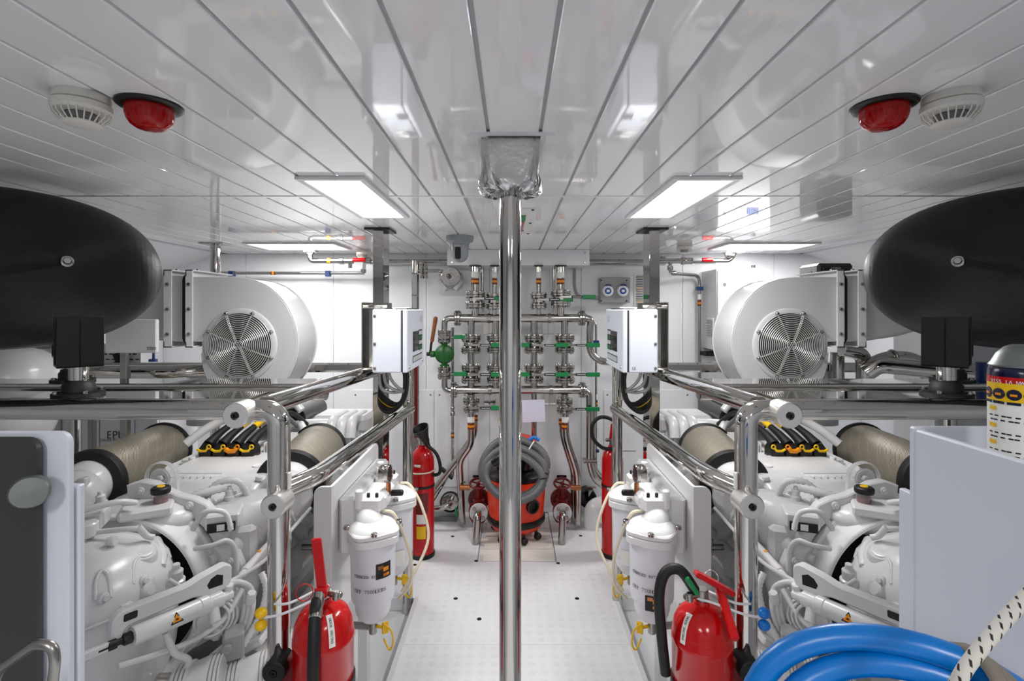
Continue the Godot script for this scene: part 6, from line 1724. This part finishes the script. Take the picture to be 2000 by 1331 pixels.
func floor_items() -> void:
	var S: StandardMaterial3D = M.steel
	var X := Vector3(1, 0, 0)
	var U := Vector3.UP
	var F := Vector3(0, 0, 1)
	# red screw-down valves either side of the vacuum cleaner
	for s in [[934, "left"], [1098, "right"]]:
		var z := 3.72
		var c := P(s[0], 975, z)
		var t := thing("gate_valve", "red hand-wheel gate valve with steel flange, %s of the vacuum cleaner" % s[1], "gate valve", Vector3(c.x, 0, c.z), "red gate valves")
		part(t, "body", G.new().lathe(Vector3(c.x, 0.06, c.z), U, [[0, 0], [0.05, 0], [0.066, 0.03], [0.07, 0.08], [0.06, 0.12], [0.04, 0.14], [0.045, 0.145], [0.045, 0.16], [0.022, 0.165], [0.018, 0.24]], 28), M.valve_red)
		part(t, "side_flange", G.new().lathe(c + Vector3(0, -0.03, -0.09), F, [[0.03, 0], [0.08, 0], [0.08, 0.02], [0.05, 0.022], [0.05, 0.09]], 28), M.valve_red)
		var wc := P(s[0], 945, z)
		var w := G.new()
		w.ring(wc, Vector3(0, 1, 0.35), 0.058, 0.0085, 32, 10)
		for i in 4:
			var a := TAU * i / 4 + 0.4
			w.tube([wc, wc + Vector3(cos(a), -0.35 * sin(a), sin(a)).normalized() * 0.056], 0.006, 8)
		w.cyl(wc - U * 0.015, wc + U * 0.012, 0.013, 12)
		part(t, "hand_wheel", w, M.valve_red)
		part(t, "yoke", G.new().tube([Vector3(c.x - 0.025, 0.22, c.z), Vector3(c.x - 0.02, 0.31, c.z), Vector3(c.x + 0.02, 0.31, c.z), Vector3(c.x + 0.025, 0.22, c.z)], 0.008, 8).cyl(Vector3(c.x, 0.22, c.z), Vector3(wc.x, wc.y + 0.01, wc.z), 0.008, 10), M.valve_red)
		var fc := P(s[0] + 1, 1003, 3.58)
		var fg := G.new()
		fg.lathe(fc, F, [[0, -0.02], [0.062, -0.02], [0.064, -0.018], [0.064, -0.002], [0.062, 0.0], [0, 0.0]], 32)
		part(t, "flange_plate", fg, M.white_satin)
		for k in 4: part(t, "flange_bolt", G.new().hexa(fc + Vector3(cos(0.78 + k * PI / 2), sin(0.78 + k * PI / 2), 0) * 0.045, F, 0.013, 0.012), M.steel_satin)
		part(t, "outlet_pipe", G.new().tube(fil([fc + F * 0.0, fc + Vector3(-0.005, 0.005, 0.06), Vector3(fc.x - 0.015, 0.0, fc.z + 0.09)], 0.045, 8), 0.026, 20), S)
		part(t, "copper_pipe", G.new().tube([c + Vector3(0.06 if s[0] > 1000 else -0.13, 0.09, 0.02), c + Vector3(0.13 if s[0] > 1000 else -0.06, 0.09, 0.02)], 0.02, 14), M.copper)
		part(t, "name_plate", G.new().box(P(s[0] - 1, 931, BACK - 0.004), Vector3(0.075, 0.02, 0.004), 0.0), M.print_black)
	# flanged sea chest pipe at the left
	var t2 := thing("floor_flange", "steel flange and bent pipe low on the wall behind the left gas extinguisher", "flange", P(878, 1000, 3.85))
	var g2 := G.new()
	flange(g2, P(879, 981, 3.8), F, 0.062, 0.018, 4)
	part(t2, "flange", g2, S)
	part(t2, "rubber_ring", G.new().lathe(P(880, 979, 3.9), F, [[0.05, 0], [0.075, 0], [0.078, 0.03], [0.06, 0.06]], 28), M.black_rubber)
	part(t2, "pipe", G.new().tube(fil([P(879, 981, 3.8), P(879, 986, 3.7), P(862, 994, 3.68), P(800, 994, 3.68)], 0.05, 8), 0.02, 16), S)
	part(t2, "green_lever", G.new().box(P(891, 1000, 3.7), Vector3(0.016, 0.06, 0.012), 0.003, Basis(F, 0.15)), M.green_handle)
	part(t2, "step", G.new().bb(-0.85, -0.42, 0.0, 0.03, 3.85, BACK, 0.003), M.seal_grey)
	# dark flange and white elbow at the right
	var t3 := thing("white_elbow", "white plastic elbow pipe rising from the floor beside the right gas extinguisher", "pipe", P(1155, 1030, 3.75))
	part(t3, "elbow", G.new().tube(fil([V(0.575, 0.0, 3.74), V(0.575, 0.165, 3.74), V(0.73, 0.165, 3.78)], 0.13, 10), 0.055, 28), M.white_gloss)
	part(t3, "collar", G.new().lathe(V(0.575, 0, 3.74), U, [[0.064, 0], [0.064, 0.004], [0.056, 0.006]], 28), M.white_satin)
	var t4 := thing("round_outlet", "dark round hull outlet low on the wall behind the white elbow", "outlet", P(1148, 1000, 3.95))
	part(t4, "rim", G.new().lathe(P(1148, 975, 3.9), F, [[0.05, -0.12], [0.068, -0.1], [0.07, 0.0], [0.062, 0.008], [0.058, -0.02], [0, -0.04]], 32), M.dark_steel)
	part(t4, "spigot", G.new().tube([P(1148, 975, 3.94), P(1153, 955, 3.86)], 0.018, 14).box(P(1155, 952, 3.86), Vector3(0.07, 0.012, 0.02), 0.003), S)
	# vacuum cleaner
	var c := V(0.025, 0.0, 3.62)
	var v := thing("vacuum_cleaner", "orange drum vacuum cleaner with coiled grey hose on the floor hatch", "vacuum cleaner", c)
	part(v, "drum", G.new().lathe(c, U, [[0, 0.05], [0.1, 0.05], [0.17, 0.075], [0.187, 0.1], [0.19, 0.12], [0.196, 0.2], [0.204, 0.3], [0.208, 0.38], [0.207, 0.42], [0.19, 0.43]], 48), M.orange)
	part(v, "bumper", G.new().lathe(c, U, [[0.19, 0.115], [0.202, 0.118], [0.205, 0.128], [0.205, 0.152], [0.2, 0.16], [0.192, 0.162]], 48), M.black_plastic)
	part(v, "lid", G.new().lathe(c, U, [[0.195, 0.42], [0.207, 0.43], [0.207, 0.455], [0.185, 0.475], [0.15, 0.485], [0, 0.49]], 44), M.black_plastic)
	part(v, "motor_head", G.new().lathe(c, U, [[0.14, 0.48], [0.145, 0.5], [0.14, 0.6], [0.125, 0.64], [0.12, 0.65]], 40), M.black_gloss)
	part(v, "head_cap", G.new().lathe(c, U, [[0.145, 0.64], [0.148, 0.65], [0.145, 0.67], [0.11, 0.695], [0, 0.705]], 40), M.orange)
	part(v, "inlet", G.new().lathe(c + V(0.105, 0.27, -0.165), Vector3(0.55, 0, 0.83), [[0.048, 0], [0.048, 0.022], [0.042, 0.026], [0.032, 0.024], [0.03, 0.01], [0, 0.01]], 24), M.black_plastic)
	for a in [0.5, 1.25, 2.2, 3.6, 4.9]:
		var q := Vector3(cos(a) * 0.17, 0, sin(a) * 0.17)
		var k := part(v, "castor", G.new().ell(c + q + U * 0.029, Vector3(0.027, 0.025, 0.027), Basis(), 16, 10), M.black_rubber)
		part(k, "castor_arm", G.new().cyl(c + q * 0.92 + U * 0.04, c + q * 0.92 + U * 0.08, 0.012, 10), M.black_plastic)
	# coils of hose over the machine
	for i in 3:
		var pts := []
		for k in 40:
			var a := TAU * k / 40
			pts.append(c + Vector3(-0.015 + cos(a) * (0.215 - 0.018 * i) + 0.01 * sin(a * 3 + i), 0.545 + sin(a) * (0.17 - 0.02 * i) - 0.025 * i, 0.2 + 0.03 * i + 0.03 * cos(a) - 0.07 * sin(a)))
		var cv := Curve3D.new()
		for p in pts: cv.add_point(p)
		cv.add_point(pts[0])
		var n := int(cv.get_baked_length() / 0.009)
		var path := []
		var rr := []
		for k in n:
			path.append(cv.sample_baked(cv.get_baked_length() * k / n))
			rr.append(0.027 if k % 2 == 0 else 0.0245)
		part(v, "hose", G.new().tube(path, rr, 16, true), M.hose_grey)
	part(v, "hose_end", G.new().lathe(c + Vector3(-0.13, 0.6, 0.25), Vector3(0.75, 0.6, 0.1), [[0.024, -0.03], [0.028, 0], [0.026, 0.09], [0.022, 0.1], [0, 0.1]], 18), M.black_plastic)
	part(v, "blue_tie", G.new().tube(cat([c + Vector3(0.09, 0.715, 0.16), c + Vector3(0.12, 0.735, 0.17), c + Vector3(0.155, 0.715, 0.17)], 5), 0.012, 10), M.cyan_clip)
	part(v, "tie_cord", G.new().tube(cat([c + Vector3(0.07, 0.63, 0.2), c + Vector3(0.09, 0.67, 0.2), c + Vector3(0.12, 0.715, 0.19)], 5), 0.005, 8), M.sticker_white)

# ---------- things close to the camera ----------
func near_left() -> void:
	var X := Vector3(1, 0, 0)
	var U := Vector3.UP
	var F := Vector3(0, 0, 1)
	# white panel standing across the view
	var t := thing("partition_panel", "white upright panel behind the grey steel locker at the left edge", "panel", V(-0.75, 0, 0.82))
	var pg := [Vector2(-1.3, 0.0), Vector2(-0.703, 0.0), Vector2(-0.706, 1.386)]
	for i in range(1, 7): pg.append(Vector2(-0.724 + 0.018 * cos(PI / 2 * i / 6), 1.386 + 0.018 * sin(PI / 2 * i / 6)))
	pg.append(Vector2(-1.3, 1.404))
	part(t, "board", G.new().prism(pg.map(func(p): return Vector2(p.x, p.y if p.y > 0.1 else -0.069)), V(0, 0, 0.826), X, U, 0.012, 0.002), M.powder_coat)
	part(t, "return_edge", G.new().bb(-0.73, -0.702, -0.069, 1.314, 0.83, 0.842, 0.002), M.powder_coat)
	# steel locker door with a round knob
	var l := thing("steel_locker", "dark grey steel locker door with a round knob at the left edge", "locker", V(-0.9, 0, 0.8))
	var lp := [Vector2(-1.25, -0.069), Vector2(-0.739, -0.069), Vector2(-0.739, 1.379)]
	for i in range(1, 7): lp.append(Vector2(-0.759 + 0.02 * cos(PI / 2 * i / 6), 1.379 + 0.02 * sin(PI / 2 * i / 6)))
	lp.append(Vector2(-1.25, 1.399))
	part(l, "door", G.new().prism(lp, V(0, 0, 0.81), X, U, 0.01, 0.004), M.locker_grey)
	var kc := P(64, 952, 0.8)
	var kn := part(l, "knob", G.new().lathe(kc, Vector3(0.6, 0.06, 0.8), [[0.012, 0], [0.013, 0.002], [0.013, 0.02], [0.02, 0.022], [0.0245, 0.025], [0.0245, 0.036], [0.022, 0.04], [0, 0.041]], 36), M.zinc)
	part(l, "handle", G.new().tube(fil([P(-25, 1400, 0.72), P(-5, 1310, 0.68), P(70, 1258, 0.64), P(103, 1262, 0.64), P(108, 1290, 0.64), P(96, 1400, 0.66)], 0.03, 8), 0.006, 14), M.steel_satin)

func near_right() -> void:
	var X := Vector3(1, 0, 0)
	var U := Vector3.UP
	var F := Vector3(0, 0, 1)
	# open white bin
	var t := thing("white_bin", "tall open white metal bin at the right edge behind the blue hose", "bin", V(0.8, -0.07, 0.6))
	part(t, "side_wall", G.new().bb(0.628, 0.64, -0.069, 1.412, 0.3, 0.8, 0.003), M.powder_coat)
	part(t, "far_wall", G.new().bb(0.628, 1.25, -0.069, 1.415, 0.8, 0.812, 0.003), M.powder_coat)
	part(t, "outer_wall", G.new().bb(1.24, 1.252, -0.069, 1.412, 0.3, 0.8, 0.003), M.powder_coat)
	part(t, "near_wall", G.new().bb(0.628, 1.25, -0.069, 1.412, 0.29, 0.302, 0.003), M.powder_coat)
	part(t, "shelf", G.new().bb(0.638, 1.242, 1.3, 1.312, 0.3, 0.8, 0.001), M.powder_coat)
	part(t, "return_edge", G.new().bb(0.648, 0.66, -0.069, 1.3, 0.815, 0.86, 0.002), M.powder_coat)
	# spray can
	var c := V(0.675, 1.3125, 0.68)
	var s := thing("spray_can", "white, yellow and blue spray can standing in the white bin", "spray can", c)
	var r := 0.033
	part(s, "body", G.new().lathe(c, U, [[0, 0], [r, 0], [r + 0.001, 0.003], [r, 0.006], [r, 0.191]], 40), M.sticker_white)
	part(s, "yellow_band", G.new().lathe(c, U, [[r + 0.0003, 0.166], [r + 0.0003, 0.191]], 40), M.yellow)
	part(s, "blue_shoulder", G.new().lathe(c, U, [[r + 0.0003, 0.19], [r + 0.0003, 0.203], [r * 0.97, 0.209], [r * 0.92, 0.212]], 40), M.navy)
	part(s, "red_band", G.new().lathe(c, U, [[r + 0.0005, 0.1905], [r + 0.0005, 0.1985]], 40), M.red_paint)
	part(s, "cap", G.new().lathe(c, U, [[r * 0.98, 0.211], [r * 0.99, 0.213], [r * 0.9, 0.217], [r * 0.75, 0.228], [r * 0.5, 0.237], [r * 0.3, 0.24], [0, 0.241]], 40), M.zinc)
	for i in 5:
		var a := -1.95 + i * 0.49
		var q := Vector3(sin(a), 0, cos(a))
		var bs := Basis(Vector3(cos(a), 0, -sin(a)), U, q)
		var e := part(s, "emblem", G.new().lathe(c + q * (r - 0.0005) + U * 0.176, q, [[0.0075, 0.0], [0.007, 0.0012], [0, 0.0014]], 20), M.navy)
		part(e, "emblem_mark", G.new().box(c + q * (r + 0.001) + U * 0.1755, Vector3(0.007, 0.003, 0.0008), 0.0, bs), M.amber)
		part(s, "caption", G.new().box(c + q * (r + 0.0002) + U * 0.1645, Vector3(0.0135, 0.0035, 0.001), 0.0004, bs), M.navy)
	ring_text(s, "VISS LA MARQUE", c, r + 0.0008, 0.1, 0.0045, -0.95, "sticker_white")
	for ch in s.get_children():
		if String(ch.name).begins_with("letter"): ch.position.y = 0.1922
	for row in 5:
		part(s, "heading_tab", curved_label(c, r + 0.0004, c.y + 0.156 - row * 0.0225, 0.0055, -1.72, 0.17, 5), M.yellow)
		for k in 2:
			var g := G.new()
			for w in 7:
				var a := -1.8 + w * 0.23 + 0.03 * ((row * 3 + k * 5 + w) % 3)
				var lab := curved_label(c, r + 0.0004, c.y + 0.1465 - row * 0.0225 - k * 0.0055, 0.0018, a, 0.075, 3)
				g.v.append_array(lab.v); g.n.append_array(lab.n); g.u.append_array(lab.u)
				var o := g.v.size() - lab.v.size()
				for x in lab.ix: g.ix.append(x + o)
			part(s, "print_line", g, M.navy)
	# blue hose hung in a coil
	var h := thing("blue_hose", "coil of blue hose in the lower right corner", "hose", V(0.4, 0.95, 0.5))
	for i in 5:
		var pts := []
		var cc := V(0.392 + 0.004 * i, 1.143 - 0.021 * i - (0.008 if i == 3 else 0.0), 0.515 - 0.011 * i)
		for k in 48:
			var a := TAU * k / 48
			pts.append(cc + Vector3(cos(a) * (0.138 - 0.005 * i), sin(a) * (0.122 - 0.003 * i), 0.035 * cos(a) + 0.012 * sin(a * 2 + i)))
		part(h, "coil", G.new().tube(pts, 0.0125, 20, false, true), M.blue_hose)
	for k in 4:
		part(h, "tie_wrap", G.new().ring(V(0.42 + k * 0.011, 1.23 - k * 0.006, 0.482), Vector3(0.9, -0.45, 0.1), 0.046 - 0.002 * k, 0.0065, 28, 8), M.cloth_grey, "grey cloth wrap")
	part(h, "tie_tail", G.new().tube(cat([V(0.43, 1.15, 0.43), V(0.405, 1.215, 0.43), V(0.42, 1.235, 0.43), V(0.44, 1.2, 0.43), V(0.44, 1.14, 0.43)], 6), 0.006, 10), M.cream_tube)
	single("patterned_rope", "white rope with black flecks slanting over the blue hose", "rope", G.new().tube(cat([P(1865, 1345, 0.42), P(1890, 1300, 0.42), P(1945, 1232, 0.43), P(2010, 1160, 0.45), P(2120, 1040, 0.5), P(2300, 890, 0.55), V(0.76, 1.318, 0.5)], 8), 0.0055, 14), M.rope, P(1940, 1240, 0.43))
